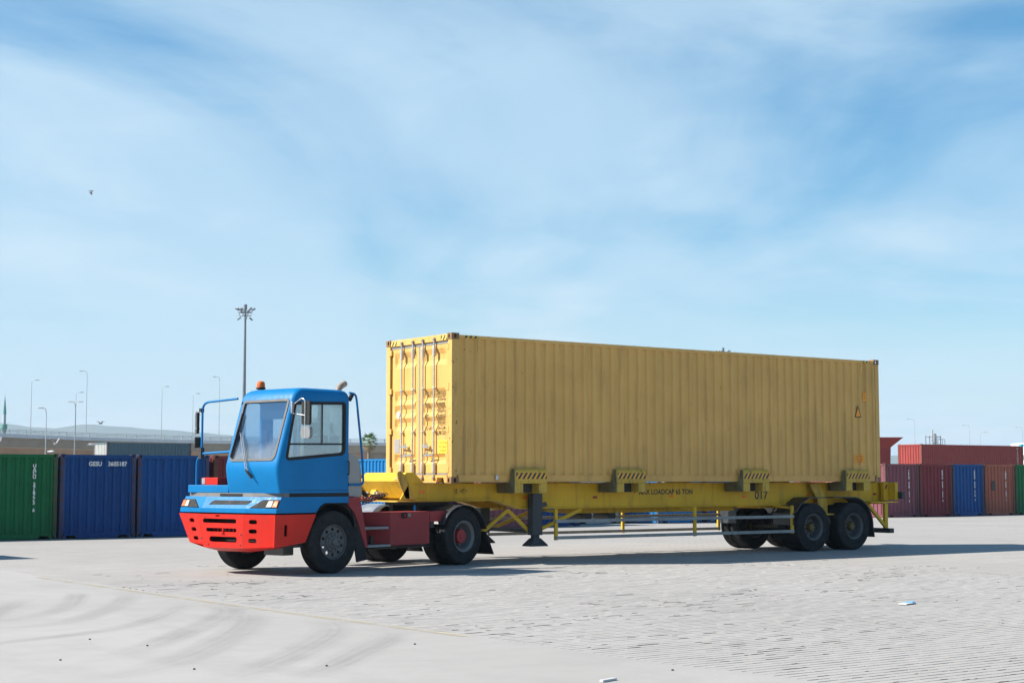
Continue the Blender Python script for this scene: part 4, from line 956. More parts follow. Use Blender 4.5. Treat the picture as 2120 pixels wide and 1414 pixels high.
b = MB().lathe([(0, -.22), (.14, -.2), (.24, -.08), (.24, .08), (.14, .2), (0, .22)], 'y', 20, (.0, 0, .545)); b.build('differential', M['dark'], tk, smooth=40)
b = MB().box(.3, 2.2, .4, .9, .36, .62); b.box(.6, 1.9, -.9, -.45, .42, .72); b.build('underbody', M['dark'], tk, bevel=.03)
# fifth wheel
b = MB().plate(roundpoly([(-.50, -.42), (.45, -.48), (.45, .48), (-.50, .42), (-.55, .10), (-.2, 0), (-.55, -.10)], [.05, .1, .1, .05, .05, .05, .05]), [], (0, 0, 1.195), (1, 0, 0), (0, 1, 0), .06); b.box(-.25, .35, -.40, -.30, .98, 1.135); b.box(-.25, .35, .30, .40, .98, 1.135); b.box(-.6, .6, -.5, .5, .96, 1.0)
b.build('fifth_wheel', M['dark'], tk, bevel=.008)
# red side box with bevelled front, flange
b = MB().prism([(.89, .62), (.89, 1.15), (1.96, 1.15), (2.36, .62)], 'z', .43, 1.035); tb = b.build('side_box', M['boxred'], tk, bevel=.008)
MB().prism([(.88, 1.03), (.36, 1.03), (.54, .85), (.60, .84), (.88, .84)], 'y', 1.09, 1.148).build('box_flange', M['boxred'], tk)
lt = MB().box(1.52, 1.67, 1.1505, 1.162, .92, 1.025).build('latch_recess', M['black'], tk); MB().tube([(1.59, 1.166, .945), (1.59, 1.166, 1.0)], .014, 8).build('latch', M['red'], lt)
MB().box(1.41, 1.49, 1.1505, 1.157, .945, 1.005).build('box_plate', M['gasket'], tk)
b = MB().box(.70, .88, .95, 1.10, .72, .84); b.tube([(.80, 1.12, .78), (.80, .95, .78)], .05, 12); b.build('filler', M['dark'], tk, bevel=.01)
# steps, pillar, flap
b = MB().box(2.02, 2.66, .72, 1.16, .735, .775); b.build('step', M['guard'], tk); MB().box(1.98, 2.66, .72, 1.18, .415, .455).build('step', M['guard'], tk); MB().box(2.30, 2.62, .74, .78, .46, .60).build('step_back', M['guard'], tk)
MB().box(2.02, 2.66, .66, .71, .42, 1.03).build('step_back_plate', M['boxred'], tk)
pil = [(3.13, 1.32), (2.85, 1.32), (2.70, .70), (2.645, .42), (2.705, .42), (2.90, .88), (3.0, 1.06), (3.13, 1.17)]
MB().plate([(-a_, c_) for a_, c_ in pil], [], (0, 1.245, 0), (-1, 0, 0), (0, 0, 1), .05).build('rear_pillar', M['boxred'], tk)
fl_ = [(3.06, 1.12), (2.91, .88), (2.71, .43), (2.66, .20), (2.90, .17), (2.98, .55), (2.99, .9)]
MB().plate([(-a_, c_) for a_, c_ in fl_], [], (0, 1.238, 0), (-1, 0, 0), (0, 0, 1), .04).build('mud_flap', M['black'], tk, bevel=.01)
gp = roundpoly([(3.10, 1.325), (2.78, 1.325), (2.76, 1.40), (2.79, 1.86), (2.90, 2.08), (3.10, 2.10)], [0, .04, .04, .1, .12, 0])
MB().plate([(-a_, c_) for a_, c_ in gp], [], (0, 1.20, 0), (-1, 0, 0), (0, 0, 1), .30).build('rear_panel', M['grey'], tk, bevel=.012)
MB().tube(arcpath([(3.12, 1.22, 3.17), (2.96, 1.22, 3.15), (2.93, 1.22, 3.03), (2.78, 1.22, 2.05), (2.74, 1.22, 1.54), (3.12, 1.22, 1.54)], .09), .020, 10).build('handrail', M['cabblue'], tk, smooth=50)
MB().tube([(3.03, 1.20, 3.14), (3.10, 1.20, 3.04)], .04, 10).build('work_lamp', M['black'], tk, smooth=50)
# exhaust stack
b = MB().tube([(2.62, .42, 1.2), (2.62, .42, 3.02)], .13, 20); b.build('silencer', M['interior'], tk, smooth=40)
MB().tube(arcpath([(2.62, .42, 3.0), (2.62, .42, 3.30), (2.38, .36, 3.40)], .15), .06, 14).build('exhaust_tip', M['exhaust'], tk, smooth=50)
# beacon
bc = MB().lathe([(.0, 3.205), (.045, 3.205), (.05, 3.225), (.085, 3.235), (.085, 3.262), (.0, 3.262)], 'z', 24, (4.10, -.02, 0)).build('beacon', M['black'], tk, smooth=40)
MB().lathe([(.074, 3.2625), (.074, 3.32), (.064, 3.36), (.04, 3.376), (0, 3.38)], 'z', 24, (4.10, -.02, 0)).build('beacon_lens', M['amber'], bc, smooth=40)
# bumper bolts, cab seams
for (u_, v_, z_) in ((5.012, -.40, .99), (5.012, .52, .99), (4.992, -.33, .52), (4.992, .50, .52), (5.0, -.50, .62), (5.003, .53, .70)):
    MB().lathe([(0, .010), (.009, .010), (.013, .0), (.013, -.02)], 'x', 8, (u_ + .004, v_, z_)).build('bolt', M['rim'], tk)
MB().box(3.20, 4.60, VN - .004, VN + .0025, 1.446, 1.452).build('seam', M['black'], cab)
for u_ in (3.28, 3.75, 4.2, 4.55): MB().lathe([(0, .006), (.010, .004), (.013, -.004)], 'y', 8, (u_, VN + .001, 1.425)).build('bolt', M['cabblue'], cab)
b = MB().tube(arcpath([(3.18, VN + .002, 1.95), (3.18, VN + .045, 1.95), (3.18, VN + .045, 1.72), (3.18, VN + .002, 1.72)], .03), .009, 6); b.build('grab_handle', M['black'], cab)
# wipers
def onws(y, z, o=.03): return (winU(z) + o, y, z)
for (p0, p1, q0, q1) in (((.50, 1.86), (.13, 2.42), (.15, 2.07), (.02, 2.72)), ):
    b = MB().tube([onws(.50, 1.80, .035), onws(.13, 2.44, .035)], .009, 6); b.tube([onws(.55, 1.78, .035), onws(.22, 2.36, .035)], .008, 6)
    wp = b.build('wiper_arm', M['interior'], tk)
    MB().bar(onws(.02, 2.02), onws(.06, 2.78), .018, .03).build('wiper_blade', M['black'], wp)
    MB().bar(onws(.50, 1.80, .03), onws(.62, 1.66, -.04), .04, .03).build('wiper_pivot', M['black'], wp)
# near mirrors
mr = MB(); mr.tube(arcpath([(4.46, 1.25, 2.93), (4.46, 1.42, 3.02), (4.46, 1.50, 2.98), (4.46, 1.50, 2.34)], .06), .011, 8); mr.tube([(4.50, 1.25, 2.76), (4.46, 1.50, 2.72)], .010, 6)
arm = mr.build('mirror_arm', M['chrome'], tk, smooth=50)
MB().plate(rrect(1.40, 1.60, 2.56, 2.97, .04), [], (4.45, 0, 0), (0, 1, 0), (0, 0, 1), .05).build('mirror', M['black'], arm, bevel=.012)
MB().plate(rrect(1.41, 1.63, 2.33, 2.53, .05), [], (4.47, 0, 0), (0, 1, 0), (0, 0, 1), .07).build('mirror', M['interior'], arm, bevel=.02)
MB().box(4.52, 4.56, 1.252, 1.275, 2.76, 2.96).build('mirror_bracket', M['steel'], tk, bevel=.006)
# far-side rail and mirrors
U = 4.66
MB().tube(arcpath([(U, -1.06, 1.53), (U, -1.06, 1.98), (U, -.92, 2.09), (U, -.90, 2.09)], .12), .021, 10).build('guard_tube', M['cabblue'], tk, smooth=50)
MB().tube(arcpath([(U, -.93, 2.05), (U, -.93, 3.0), (U - .10, -.10, 3.05)], .16), .021, 10).build('guard_tube', M['cabblue'], tk, smooth=50)
MB().tube([(U, -.93, 2.09), (U, -.12, 2.12)], .021, 10).build('guard_tube', M['cabblue'], tk, smooth=50)
b = MB().tube(arcpath([(U, -.94, 2.86), (U, -1.12, 2.86), (U, -1.13, 2.2), (U, -.96, 2.17)], .07), .010, 8); b.tube([(U, -1.13, 2.55), (U, -.94, 2.53)], .009, 6)
arm2 = b.build('mirror_arm', M['chrome'], tk, smooth=50)
MB().obox((U - .03, -1.09, 2.64), (.60, .80, 0), (-.80, .60, 0), (0, 0, 1), .10, .026, .19).build('mirror', M['black'], arm2, bevel=.015)
MB().obox((U - .03, -1.08, 2.29), (.70, .71, 0), (-.71, .70, 0), (0, 0, 1), .09, .055, .10).build('mirror', M['black'], arm2, bevel=.02)
MB().box(U - .04, U + .04, -.98, -.93, 2.83, 2.90).build('mirror_clamp', M['dark'], tk); MB().box(U - .04, U + .04, -.98, -.91, 2.0, 2.2).build('mirror_clamp', M['dark'], tk)
# air lines from cab to trailer
def coil(a_, b_, r_, turns, sag, mat, nm):
    a_, b_ = Vector(a_), Vector(b_); N = turns * 10; pts = []
    d = (b_ - a_).normalized(); s1 = d.orthogonal().normalized(); s2 = d.cross(s1)
    for i in range(N + 1):
        t_ = i / N; c_ = a_.lerp(b_, t_) - Vector((0, 0, sag * 4 * t_ * (1 - t_))); e_ = math.sin(PI * t_) ** .3
        an = 2 * PI * turns * t_; pts.append(c_ + (s1 * math.cos(an) + s2 * math.sin(an)) * r_ * e_)
    return MB().tube(pts, .009, 6).build(nm, mat, tk, smooth=60)
coil((3.10, .95, 1.80), (1.20, .35, 1.36), .045, 18, .22, M['cable'], 'air_line'); coil((3.10, .85, 1.74), (1.20, .25, 1.36), .045, 16, .26, M['cablered'], 'air_line'); coil((3.10, .75, 1.70), (1.20, .15, 1.36), .04, 16, .30, M['cable'], 'air_line')
b = MB()
for k in range(4): b.tube(arcpath([(2.7, .9 - k * .1, 1.35), (2.2, .7 - k * .12, 1.20 + .02 * k), (1.7, .5 - .1 * k, 1.26), (1.3, .4 - .1 * k, 1.33)], .3), .014, 6)
b.build('air_hoses', M['cable'], tk, smooth=60)

# ================================================================== container yard
GR, GRW = cmat('green_paint', (.0, .13, .042)); BL, BLW = cmat('navy_paint', (.0, .052, .20), .16, .3); BL2, BL2W = cmat('blue_paint', (.0, .066, .24), .08, .3)
BR, BRW = cmat('oxide_paint', (.15, .026, .030)); MR, MRW = cmat('maroon_paint', (.19, .060, .080), .08); RD, RDW = cmat('dark_red_paint', (.19, .025, .034), .10)
BB, BBW = cmat('bright_blue_paint', (.0, .14, .36), .10); OR, ORW = cmat('brick_orange_paint', (.34, .10, .062), .14); GY, GYW = cmat('grey_blue_paint', (.075, .13, .16), .08)
WH, WHW = cmat('white_paint', (.48, .49, .47), .08); RR, RRW = cmat('rust_red_paint', (.28, .045, .038), .05)
YARD = 'containers standing in the long row'
def yard(x, y, mat, mw, label, L=6.058, H=2.591, idt=None, stacked=None, rz=PI / 2, z=None, dx=0, ids=.115):
    # end-on container: its end faces -y;  local x runs along +y
    r = container((x + 2.438, y, gz(y) if z is None else z), rz, L, H, mat, mw, label, YARD)
    # local frame with rz=90deg: local x -> +Y, local y -> -X ; the visible end is local x=0
    if idt:
        for kk, wd_ in enumerate(idt.split()): link('id_lettering', text_mesh('id_lettering', wd_, .185, (.020, 2.438 - .90 - kk * .62, H - .36), (0, -1, 0), (0, 0, 1), sx=.95, bold=.006), M['white'], r)
    if stacked:
        link('id_lettering', text_mesh('id_lettering', '\n'.join(stacked), .15, (.022, .72, H - .42), (0, -1, 0), (0, 0, 1), 'CENTER', linesp=.74, sx=1.0, bold=.006), M['white'], r)
    return r
yard(-4.76, 22.1, RD, RDW, 'dark red container at the left edge beyond the green one', stacked=None)
yard(-2.25, 22.0, GR, GRW, 'green container end with white upright lettering left of the truck', stacked='UACU 376773 6')
yard(0.26, 22.0, BL, BLW, 'scuffed navy container marked GESU 3605187 between green and blue ones', idt='GESU  3605187')
yard(2.78, 22.05, BL2, BL2W, 'clean blue container right of the one marked GESU, beside the cab')
yard(5.36, 22.0, BR, BRW, 'dark oxide red container seen under the cab guard rail')
yard(12.9, 23.4, BB, BBW, 'bright blue container with sunlit side behind the gooseneck')
yard(16.6, 23.0, MR, MRW, 'pinkish maroon container seen beneath the trailer behind the drive wheels')
yard(19.3, 23.6, BL, BLW, 'navy container seen beneath the trailer right of the landing leg')
yard(23.4, 26.0, WH, WHW, 'white container seen as a thin bright strip beneath the trailer')
yard(26.3, 24.2, BB, BBW, 'blue container seen beneath the trailer below the lettering')
yard(29.2, 24.4, BL2, BL2W, 'blue container seen beneath the trailer left of its wheels')
yard(42.05, 25.7, MR, MRW, 'faded maroon container just right of the trailer with white upright lettering', stacked='TRLU 428 171 3')
yard(44.55, 25.7, RD, RDW, 'dark red container between the maroon and the blue ones', stacked='GATU 065 172 3')
yard(47.05, 25.7, BL2, BL2W, 'blue container between the dark red and the brick orange ones', stacked='CRXU 246 310 7')
yard(49.55, 25.7, OR, ORW, 'brick orange container with a dark patch beside the green one', stacked='INBU 364 105 1')
yard(52.05, 25.7, GR, GRW, 'green container at the right edge of the photo')
yard(54.55, 25.7, BL, BLW, 'navy container beyond the right edge green one')
yc2 = [o for o in C.objects if o.get('label', '').startswith('brick orange')][0]
MB().box(.012, .0285, 1.62, 1.86, 1.25, 1.75).build('dark_patch', M['dark'], yc2)
# off-frame container whose shadow falls at the left edge
container((-13.9, 9.6, gz(10)), 0, 6.058, 2.591, BL, BLW, 'navy container standing out of view left of the truck, casting a shadow', YARD)
# the two raised containers behind the row, each on a plain trailer
def far_trailer(x, y, L, label):
    t_ = empty('flat_trailer', (x, y, gz(30)), 0, label, 'trailer', 'plain trailers behind the row')
    MB().prism([(0, 1.1), (L, 1.1), (L, 1.70), (0, 1.70)], 'y', .5, 1.9).build('frame', M['dark'], t_)
    for wx in (L - 1.0, L - 2.3):
        for yv, rz in ((.12, 0), (2.32, PI)): wheel(t_, 'trailer', (wx, yv, .545), rz)
    for yv in (.5, 1.8): MB().box(1.2, 1.4, yv, yv + .12, 0, 1.1).build('support_leg', M['dark'], t_)
    return t_
far_trailer(22.8, 76.0, 6.05, 'dark flat trailer under the grey container')
far_trailer(80.6, 55.4, 12.19, 'dark flat trailer under the long red container')
g1 = container((22.81, 76.04, 1.71 + gz(30)), 0, 6.058, 2.591, GY, GYW, 'blue grey container with one end painted white as if sunlit, raised behind the row', 'raised containers behind the row')
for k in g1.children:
    if k.name.startswith('end_panel') and k.data is _cm[(6.058, 2.591)]['end_a']: k.material_slots[0].link = 'OBJECT'; k.material_slots[0].material = WH  # this end takes white paint so that it looks sunlit
g2 = container((80.6, 55.4, 1.95 + gz(30)), R(-2), 12.192, 2.591, RR, RRW, 'long red container lying side-on raised behind the right row', 'raised containers behind the row')
link('id_lettering', text_mesh('id_lettering', 'H\nJ\nC\nU\n8\n2\n6', .26, (11.45, .0, 2.25), (1, 0, 0), (0, 0, 1), 'CENTER', linesp=.9), M['white'], g2)
MB().box(11.25, 11.65, -.004, .004, .10, .36).build('warning_sticker', M['stickery'], g2)
MB().box(11.9, 12.22, -.03, .2, 2.50, 2.72).build('corner_cap', M['cyan'], g2)

# ================================================================== distance
def lamp(x, y, h, arm_dir, label, group, base=None, arm=1.0, double=False, hs=1.0):
    base = gz(30) if base is None else base
    r = empty('street_lamp', (x, y, base), 0, label, 'street lamp', group)
    H = h - base
    MB().tube([(0, 0, 0), (0, 0, H * .95)], [(.07 + H * .0015) * (.5 + .5 * hs), .05 * hs], 8).build('pole', M['pole'], r, smooth=50)
    for d in ((1, -1) if double else (1,)):
        ad = Vector((arm_dir[0], arm_dir[1], 0)).normalized() * d
        MB().tube(arcpath([(0, 0, H * .94), tuple(Vector((0, 0, H)) + ad * .15 * hs), tuple(Vector((0, 0, H)) + ad * arm)], .5 * hs), .05 * hs, 6).build('arm', M['pole'], r, smooth=50)
        MB().obox(Vector((0, 0, H + .02)) + ad * (arm + .3 * hs), ad, (-ad.y, ad.x, 0), (0, 0, 1), .42 * hs, .16 * hs, .09 * hs).build('lamp_head', M['pole'], r, bevel=.04)
    return r
RT = (.811, -.585); LF = (-.811, .585)
LG = 'street lamps in the distance'
lamp(100.8, 321.7, 23.4, RT, 'tall thin lamp post on the overpass near the left edge, nearest the minaret', LG, 11.3)
lamp(16.0, 68.5, 5.86, LF, 'short white lamp post behind the green container, arm pointing left', LG, arm=.25, hs=.4)
lamp(112.5, 325.6, 21.2, RT, 'overpass lamp post with arm to the right behind the navy container', LG, 11.3)
lamp(22.8, 82.1, 6.96, LF, 'white double lamp post behind the navy container', LG, arm=.25, double=True, hs=.4)
lamp(109.0, 309.6, 25.1, LF, 'tallest lamp post on the overpass left of the grey container', LG, 11.2)
lamp(138.6, 337.6, 24.0, RT, 'overpass lamp post above the grey raised container', LG, 11.3)
lamp(149.0, 342.4, 22.8, RT, 'overpass lamp post close left of the cab mirror', LG, 11.3)
lamp(34.3, 86.1, 6.48, LF, 'pale slim lamp post seen through the cab guard rail', LG, arm=.25, hs=.4)
lamp(152.2, 333.9, 26.7, LF, 'tall overpass lamp post crossing the cab guard rail', LG, 11.2)
lamp(221.2, 173.3, 12.8, LF, 'lamp post above the left end of the long red container', LG, hs=.6)
lamp(246.1, 180.0, 12.3, LF, 'thin lamp post above the middle of the long red container', LG, hs=.6)
lamp(256.2, 185.1, 11.2, RT, 'shorter lamp post with arm to the right above the red container', LG, hs=.6)
lamp(254.9, 173.7, 11.9, LF, 'lamp post at the right edge of the photo above the white building', LG, hs=.6)
def mast(x, y, h, label):
    r = empty('high_mast', (x, y, gz(30)), 0, label, 'light mast', 'high light masts'); H = h - gz(30)
    MB().tube([(0, 0, 0), (0, 0, H - .3)], [.42, .16], 12).build('pole', M['darkpole'], r, smooth=50)
    ring = MB()
    for rr_, zz in ((1.15, H - 1.2), (.95, H - 1.75)): ring.tube([(rr_ * math.cos(2 * PI * k / 20), rr_ * math.sin(2 * PI * k / 20), zz) for k in range(21)], .05, 6, False)
    for k in range(8):
        a_ = 2 * PI * k / 8; ring.tube([(.1 * math.cos(a_), .1 * math.sin(a_), H - 1.2), (1.15 * math.cos(a_), 1.15 * math.sin(a_), H - 1.2), (.95 * math.cos(a_), .95 * math.sin(a_), H - 1.75)], .04, 6)
    ring.build('crown_ring', M['darkpole'], r, smooth=50)
    MB().tube([(0, 0, H - .8), (0, 0, H + .1)], .28, 10).build('winch_cap', M['darkpole'], r, smooth=50)
    for k in range(12):
        a_ = 2 * PI * (k + .3) / 12; low = k % 4 == 0; d = Vector((math.cos(a_), math.sin(a_), -.7 if low else .55)).normalized(); s_ = Vector((-math.sin(a_), math.cos(a_), 0))
        MB().obox(Vector((math.cos(a_) * (1.1 if low else 1.35), math.sin(a_) * (1.1 if low else 1.35), H - (2.2 if low else .75))), d, s_, d.cross(s_), .34, .17, .08).build('floodlight', M['darkpole'], r)
    return r
mast(97.9, 209.1, 30.0, 'tall high mast light with crown of floodlights behind the cab')
mast(220.8, 225.4, 29.9, 'high mast light whose crown just shows over the yellow container roof')
# overpass
op = empty('overpass', (0, 0, 0), 0, 'long concrete highway overpass with railing crossing behind the left containers', 'bridge')
pth = [(30, 258), (54.1, 280.5), (78.1, 302.7), (94.3, 322.5), (124.2, 342.9), (156.5, 354.5), (184.2, 356.2), (209.7, 349.7), (236.2, 339.8), (268, 326), (300, 310)]
def cross(prof, nm, mat, parent=op):
    P = [Vector(p_) for p_ in pth]; secs = []
    for i, p_ in enumerate(P):
        d = (P[min(i + 1, len(P) - 1)] - P[max(i - 1, 0)]).normalized(); nn = Vector((-d.y, d.x))
        secs.append([(p_.x + nn.x * o_, p_.y + nn.y * o_, z) for o_, z in prof])
    return MB().loft(secs).build(nm, mat, parent)
cross([(-.2, 10.6), (.3, 10.6), (.3, 11.45), (-.2, 11.45)], 'parapet', M['concrete_l'])
cross([(.31, 10.3), (13, 10.3), (13, 10.9), (.31, 10.9)], 'deck', M['concrete'])
cross([(1.6, 8.6), (11.6, 8.6), (12.6, 10.29), (.6, 10.29)], 'girder', M['concrete'])
cross([(13.1, 10.3), (13.5, 10.3), (13.5, 11.45), (13.1, 11.45)], 'parapet', M['concrete_l'])
for z in (11.75, 12.05, 12.35): cross([(-.05, z - .05), (.05, z - .05), (.05, z + .05), (-.05, z + .05)], 'handrail', M['pole'])
postm = MB().box(-.10, .10, -.08, .08, 11.45, 12.40).mesh('rail_post')
for i in range(len(pth) - 1):
    a_, b_ = Vector(pth[i]), Vector(pth[i + 1]); n = int((b_ - a_).length / 3.0)
    for k in range(n):
        q_ = a_.lerp(b_, k / n); d = (b_ - a_).normalized(); nn = Vector((-d.y, d.x)) * .05
        link('rail_post', postm, M['pole'], op, (q_.x + nn.x * 0, q_.y, 0), (0, 0, math.atan2(d.y, d.x)))
for i in (1, 3, 5, 7, 9):
    a_, b_ = Vector(pth[i]), Vector(pth[i - 1]); d = (a_ - b_).normalized(); c_ = a_ + Vector((-d.y, d.x)) * 6.5
    MB().loft([[(c_.x + r_ * 1.6 * math.cos(t_ * PI / 8), c_.y + r_ * math.sin(t_ * PI / 8), z) for t_ in range(16)] for z, r_ in ((-.4, 1.1), (6.5, 1.1), (8.59, 1.9))]).build('pier', M['concrete'], op, smooth=30)
# tan retaining wall behind the overpass
wb = MB(); P = [(60, 330), (140, 392), (260, 372), (330, 330)]
for i in range(3):
    (xa, ya), (xb, yb_) = P[i], P[i + 1]; d = Vector((xb - xa, yb_ - ya)).normalized(); nn = Vector((-d.y, d.x)) * 1.5
    wb.add([(xa, ya, -.4), (xb, yb_, -.4), (xb + nn.x, yb_ + nn.y, -.4), (xa + nn.x, ya + nn.y, -.4), (xa, ya, 10.1), (xb, yb_, 10.1), (xb + nn.x, yb_ + nn.y, 10.1), (xa + nn.x, ya + nn.y, 10.1)], [(0, 3, 2, 1), (4, 5, 6, 7), (0, 1, 5, 4), (1, 2, 6, 5), (2, 3, 7, 6), (3, 0, 4, 7)])
tag(wb.build('retaining_wall', M['earth']), 'tan retaining wall seen below the overpass deck', 'wall')
# minaret
mn = empty('minaret', (176.5, 575.3, -.25), 0, 'slim minaret with pointed green spire at the left edge', 'minaret')
mn.scale = (.42, .42, 1)
MB().lathe([(0, 0), (1.9, 0), (1.9, 17), (1.45, 18)], 'z', 16).build('base', M['stone'], mn, smooth=30)
MB().lathe([(1.45, 18), (1.35, 26.2), (0, 26.2)], 'z', 16).build('shaft', M['stone'], mn, smooth=30)
MB().lathe([(1.5, 19.0), (2.7, 21.0), (2.7, 22.3), (2.5, 22.3), (2.5, 21.3), (1.4, 21.3)], 'z', 16).build('balcony', M['spire'], mn, smooth=30)
MB().lathe([(1.6, 26.2), (1.3, 28.0), (.1, 33.2), (0, 34.5)], 'z', 16).build('spire', M['spire'], mn, smooth=30)
# hills
hb = MB(); rr_ = random.Random(5)
hp_ = [(-400, 84), (0, 107), (60, 99), (130, 94), (145, 101), (180, 105), (250, 99), (330, 93), (420, 88), (520, 80), (700, 70), (900, 60), (1200, 52), (1600, 46), (2200, 40), (2700, 30)]
def hz(px_):
    for i in range(len(hp_) - 1):
        if hp_[i][0] <= px_ <= hp_[i + 1][0]:
            t_ = (px_ - hp_[i][0]) / (hp_[i + 1][0] - hp_[i][0]); return hp_[i][1] * (1 - t_) + hp_[i + 1][1] * t_
    return hp_[0][1]
cols_ = []
for k in range(121):
    px_ = -400 + 3100 * k / 120; an = R(35.771) + math.atan((px_ - 1060) / 3244.0); top = hz(px_) + rr_.uniform(-1, 1)
    D = lambda r_: (cl.x + math.sin(an) * r_, cl.y + math.cos(an) * r_)
    co = math.cos(an - R(35.771))
    top = 1.66 + (top - 1.66) * 5000 / 3000
    cols_.append([(*D(4200 / co), -2), (*D(4600 / co), top * .45 + rr_.uniform(-6, 6)), (*D(5000 / co), top), (*D(5600 / co), top * .5), (*D(6500 / co), -2)])
vs = [p_ for c_ in cols_ for p_ in c_]
hb.add(vs, [(i * 5 + j, (i + 1) * 5 + j, (i + 1) * 5 + j + 1, i * 5 + j + 1) for i in range(120) for j in range(4)])
tag(hb.build('hills', M['hill'], smooth=60), kind='structure')
# red hopper structure behind the right row
hr = empty('steel_hopper', (88.0, 70.0, gz(30)), R(-35), 'dark red steel hopper with flared rim and braces behind the right row', 'hopper')
MB().loft([[(x, y, z) for x, y in ((-a_, -a_), (a_, -a_), (a_, a_), (-a_, a_))] for z, a_ in ((1.2, 2.9), (4.55, 3.0), (4.75, 3.2), (5.42, 3.9))]).build('hopper_bin', M['hopper'], hr)
b = MB()
for sx in (-2, 2):
    for sy in (-2, 2): b.box(sx - .12, sx + .12, sy - .12, sy + .12, 0, 3.6)
b.bar((-2, -2, 1.6), (2, -2, 3.4), .12, .12); b.bar((2, -2, 1.6), (-2, -2, 3.4), .12, .12); b.bar((2, -2, 1.8), (2, 2, 3.4), .12, .12); b.build('frame', M['hopper'], hr)
hr.location = (89.6, 71.0, gz(30))
# machinery tower with platforms
mt = empty('elevator_tower', (184, 138.6, gz(30)), R(20), 'grey lattice machinery tower standing above the long red container', 'tower')
b = MB()
for sx in (-.9, .9):
    for sy in (-.9, .9): b.bar((sx, sy, 0), (sx, sy, 8.6), .12, .12)
for z in (2, 4, 6, 7.2, 8.4):
    for sx in (-.9, .9): b.bar((sx, -.9, z), (sx, .9, z), .09, .09); b.bar((-.9, sx, z), (.9, sx, z), .09, .09)
b.build('lattice', M['darkpole'], mt)
b = MB().tube([(.5, 0, 0), (.5, 0, 8.9), (1.6, 0, 6.5)], .35, 10); b.tube([(-.35, 0, 5), (-.35, 0, 9.5)], .14, 8); b.build('chute', M['pole'], mt, smooth=40)
b = MB().box(-1.5, 1.7, -1.3, 1.3, 7.1, 7.2); b.tube([(-1.5, -1.3, 8.0), (1.7, -1.3, 8.0)], .04, 6)
for x in (-1.5, -.4, .6, 1.7): b.tube([(x, -1.3, 7.2), (x, -1.3, 8.0)], .04, 6)
b.build('platform', M['darkpole'], mt)
# white building right
wbld = empty('white_building', (118, 55, gz(30)), R(-8), 'white flat building with window at the right edge behind the containers', 'building')
MB().box(0, 22, 0, 12, 0, 4.2).build('wall', M['bwhite'], wbld); MB().box(-.6, 22.6, -.6, 12.6, 4.2, 5.45).build('roof', M['bwhite'], wbld, bevel=.05)
for x in (1.2, 5.2, 9.2):
    wn_ = MB().box(x, x + 2.4, -.05, .01, 1.6, 3.7).build('window', M['darkblue'], wbld); MB().box(x + 1.14, x + 1.26, -.08, -.051, 1.6, 3.7).build('window_frame', M['bwhite'], wn_)
wbld.location = (114.6, 67.0, gz(30)); wbld.rotation_euler = (0, 0, R(-36))
# palm
pm = empty('palm_tree', (70.2, 121.9, gz(30)), 0, 'small fan palm rising behind the bright blue container beside the cab', 'palm tree')
MB().tube([(0, 0, -.05), (.05, 0, 2.2), (.0, .05, 4.2), (.02, 0, 5.85)], [.26, .20, .18, .16], 10).build('trunk', M['trunk'], pm, smooth=50)
def frond_mesh(seed, dry):
    rn = random.Random(seed); b = MB(); Ls = .55 if not dry else .45
    b.tube([(0, 0, 0), (Ls * .5, 0, .02), (Ls, 0, 0)], .012, 5)
    for k in range(15):
        a_ = R(-78 + 156 * k / 14); L_ = (.62 + rn.uniform(-.08, .06)) * (1 - .25 * abs(k - 7) / 7)
        d = Vector((math.cos(a_), math.sin(a_), 0)); s_ = Vector((-d.y, d.x, 0)); o_ = Vector((Ls, 0, 0))
        dr = rn.uniform(.10, .28) + (.25 if dry else 0)
        p1 = o_ + d * L_ * .55 + Vector((0, 0, .02)); p2 = o_ + d * L_ - Vector((0, 0, dr)); w_ = .034
        b.add([o_, p1 - s_ * w_, p1 + s_ * w_, p2, p1 - s_ * .0 + Vector((0, 0, -.015))], [(0, 1, 4), (0, 4, 2), (1, 3, 4), (4, 3, 2)])
    return b.mesh('frond', fixn=False)
fm = [frond_mesh(k, False) for k in range(3)]; fd = [frond_mesh(9 + k, True) for k in range(2)]
rn = random.Random(4)
for k in range(28):
    az = k * 2.399 + rn.uniform(-.2, .2); t_ = k / 27; el = R(78 - 125 * t_ + rn.uniform(-8, 8)); dry = t_ > .78
    me = rn.choice(fd if dry else fm)
    o = link('frond', me, M['palmdry'] if dry else M['palm'], pm, (.02, 0, 5.85 - .25 * t_)); o.rotation_euler = (rn.uniform(-.4, .4), -el, az)
# birds
def gull(loc, rz, span, label, mat, flap=.25, perch=False, name='gull'):
    r = empty(name, loc, rz, label, 'bird', 'gulls about the yard'); r.scale = (.62, .62, .62)
    MB().lathe([(0, -.22), (.035, -.17), (.062, -.06), (.058, .06), (.03, .15), (.035, .19), (.03, .22), (.012, .245), (0, .285)], 'y', 12).build('body', mat, r, smooth=60)
    if perch:
        b = MB().tube([(.02, 0, -.05), (.02, 0, -.16)], .007, 5); b.tube([(-.02, 0, -.05), (-.02, 0, -.16)], .007, 5); b.build('legs', M['amber'], r); return r
    for s_ in (1, -1):
        h = span / 2
        vs = [(s_ * .03, .06, .02), (s_ * h * .5, .10, .02 + flap * h), (s_ * h, -.06, .02 + flap * h * .7), (s_ * h * .5, -.05, .01 + flap * h), (s_ * .03, -.10, .02)]
        vs2 = [(x, y, z - .015) for x, y, z in vs]
        MB().add(vs + vs2, [(0, 1, 3, 4), (1, 2, 3), (9, 8, 6, 5), (8, 7, 6), (0, 5, 6, 1), (1, 6, 7, 2), (2, 7, 8, 3), (3, 8, 9, 4), (4, 9, 5, 0)]).build('wing', mat, r)
    return r
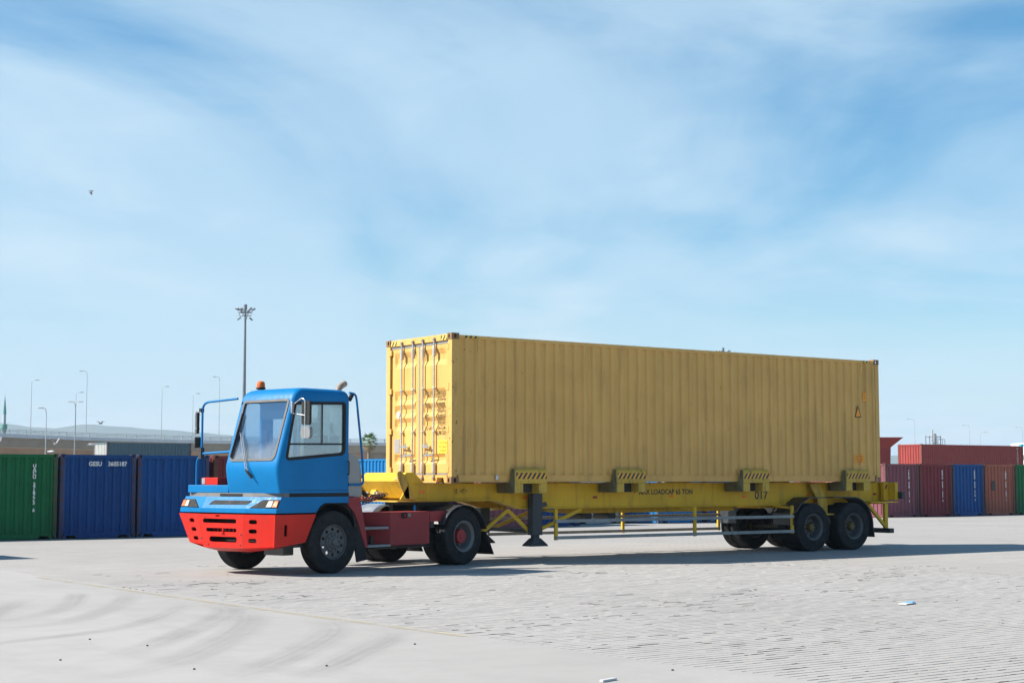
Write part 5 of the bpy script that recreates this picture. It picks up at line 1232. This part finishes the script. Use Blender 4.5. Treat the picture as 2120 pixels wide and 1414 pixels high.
gull((16.1, 62.2, 18.25), 1.0, 1.2, 'lone dark bird flying high in the upper left sky', M['gullgrey'], -.5)
gull((.66, 24.0, 2.591 + gz(22) + .10), .5, 1.2, 'white gull perched on the green container roof', M['gull'], perch=True)
gull((4.2, 33.6, 2.95), .2, 1.1, 'grey gull taking off above the gap beside the green container', M['gullgrey'], .6)
gull((5.4, 33.0, 2.92), 1.6, .9, 'pale gull flying low left of the grey container', M['gull'], .15)
gull((13.1, 52.1, 4.42), 2.0, 1.1, 'dark gull flying above the grey raised container', M['gullgrey'], .3)
gull((2.5, 35.0, 3.02), .8, 1.2, 'grey gull at the left photo edge above the green container', M['gullgrey'], .5)
# litter and stones
lt_ = empty('litter', (-.15, -11.16, .006), R(20), 'flattened white and blue carton lying on the block paving', 'litter')
MB().prism([(-.20, -.05), (.10, -.07), (.12, .06), (-.18, .07)], 'z', 0, .012).build('sheet', M['paper'], lt_); MB().prism([(.0, -.06), (.16, -.045), (.15, .055), (.0, .055)], 'z', .0125, .02).build('flap', M['paperblue'], lt_)
b = MB().prism([(-.10, -.02), (.10, -.025), (.10, .025), (-.09, .02)], 'z', 0, .018); o = b.build('litter', M['paper'], loc=(-8.4, -14.99, .007), rot=(0, 0, .3), bevel=.004); tag(o, 'white strip of litter on the concrete at the bottom edge', 'litter')
pbm = [MB().loft([[(r_ * (.9 + .3 * random.random()) * math.cos(k * PI / 4), r_ * (.9 + .3 * random.random()) * math.sin(k * PI / 4), z) for k in range(8)] for z, r_ in ((0, .009), (.006, .012), (.013, .007))]).mesh('pebble', 60) for _ in range(4)]
for k, (x, y) in enumerate([(-10.39, -10.24), (-10.63, -9.32), (-11.52, -10.94), (-10.28, -13.9), (-9.77, -12.75), (-7.5, -14.77), (-10.82, -12.29), (-8.17, -11.67), (-12.1, -9.4)]):
    o = link('pebble', pbm[k % 4], M['pebble'], None, (x, y, .006), (0, 0, k)); tag(o, 'small dark stone lying on the pale concrete', 'stone', 'small dark stones on the concrete')

# ------------------------------------------------------------------ haze
hzb = MB().box(-3800, 8900, -400, 8000, -4, 200).build('haze', None)
hm = bpy.data.materials.new('haze_air'); hm.use_nodes = True; ht = hm.node_tree; ht.nodes.clear()
ho = ht.nodes.new('ShaderNodeOutputMaterial'); pv = ht.nodes.new('ShaderNodeVolumePrincipled'); pv.inputs['Color'].default_value = (.66, .84, 1.0, 1); pv.inputs['Density'].default_value = 0.00016
ht.links.new(pv.outputs[0], ho.inputs['Volume']); hzb.data.materials.append(hm); hzb['kind'] = 'stuff'
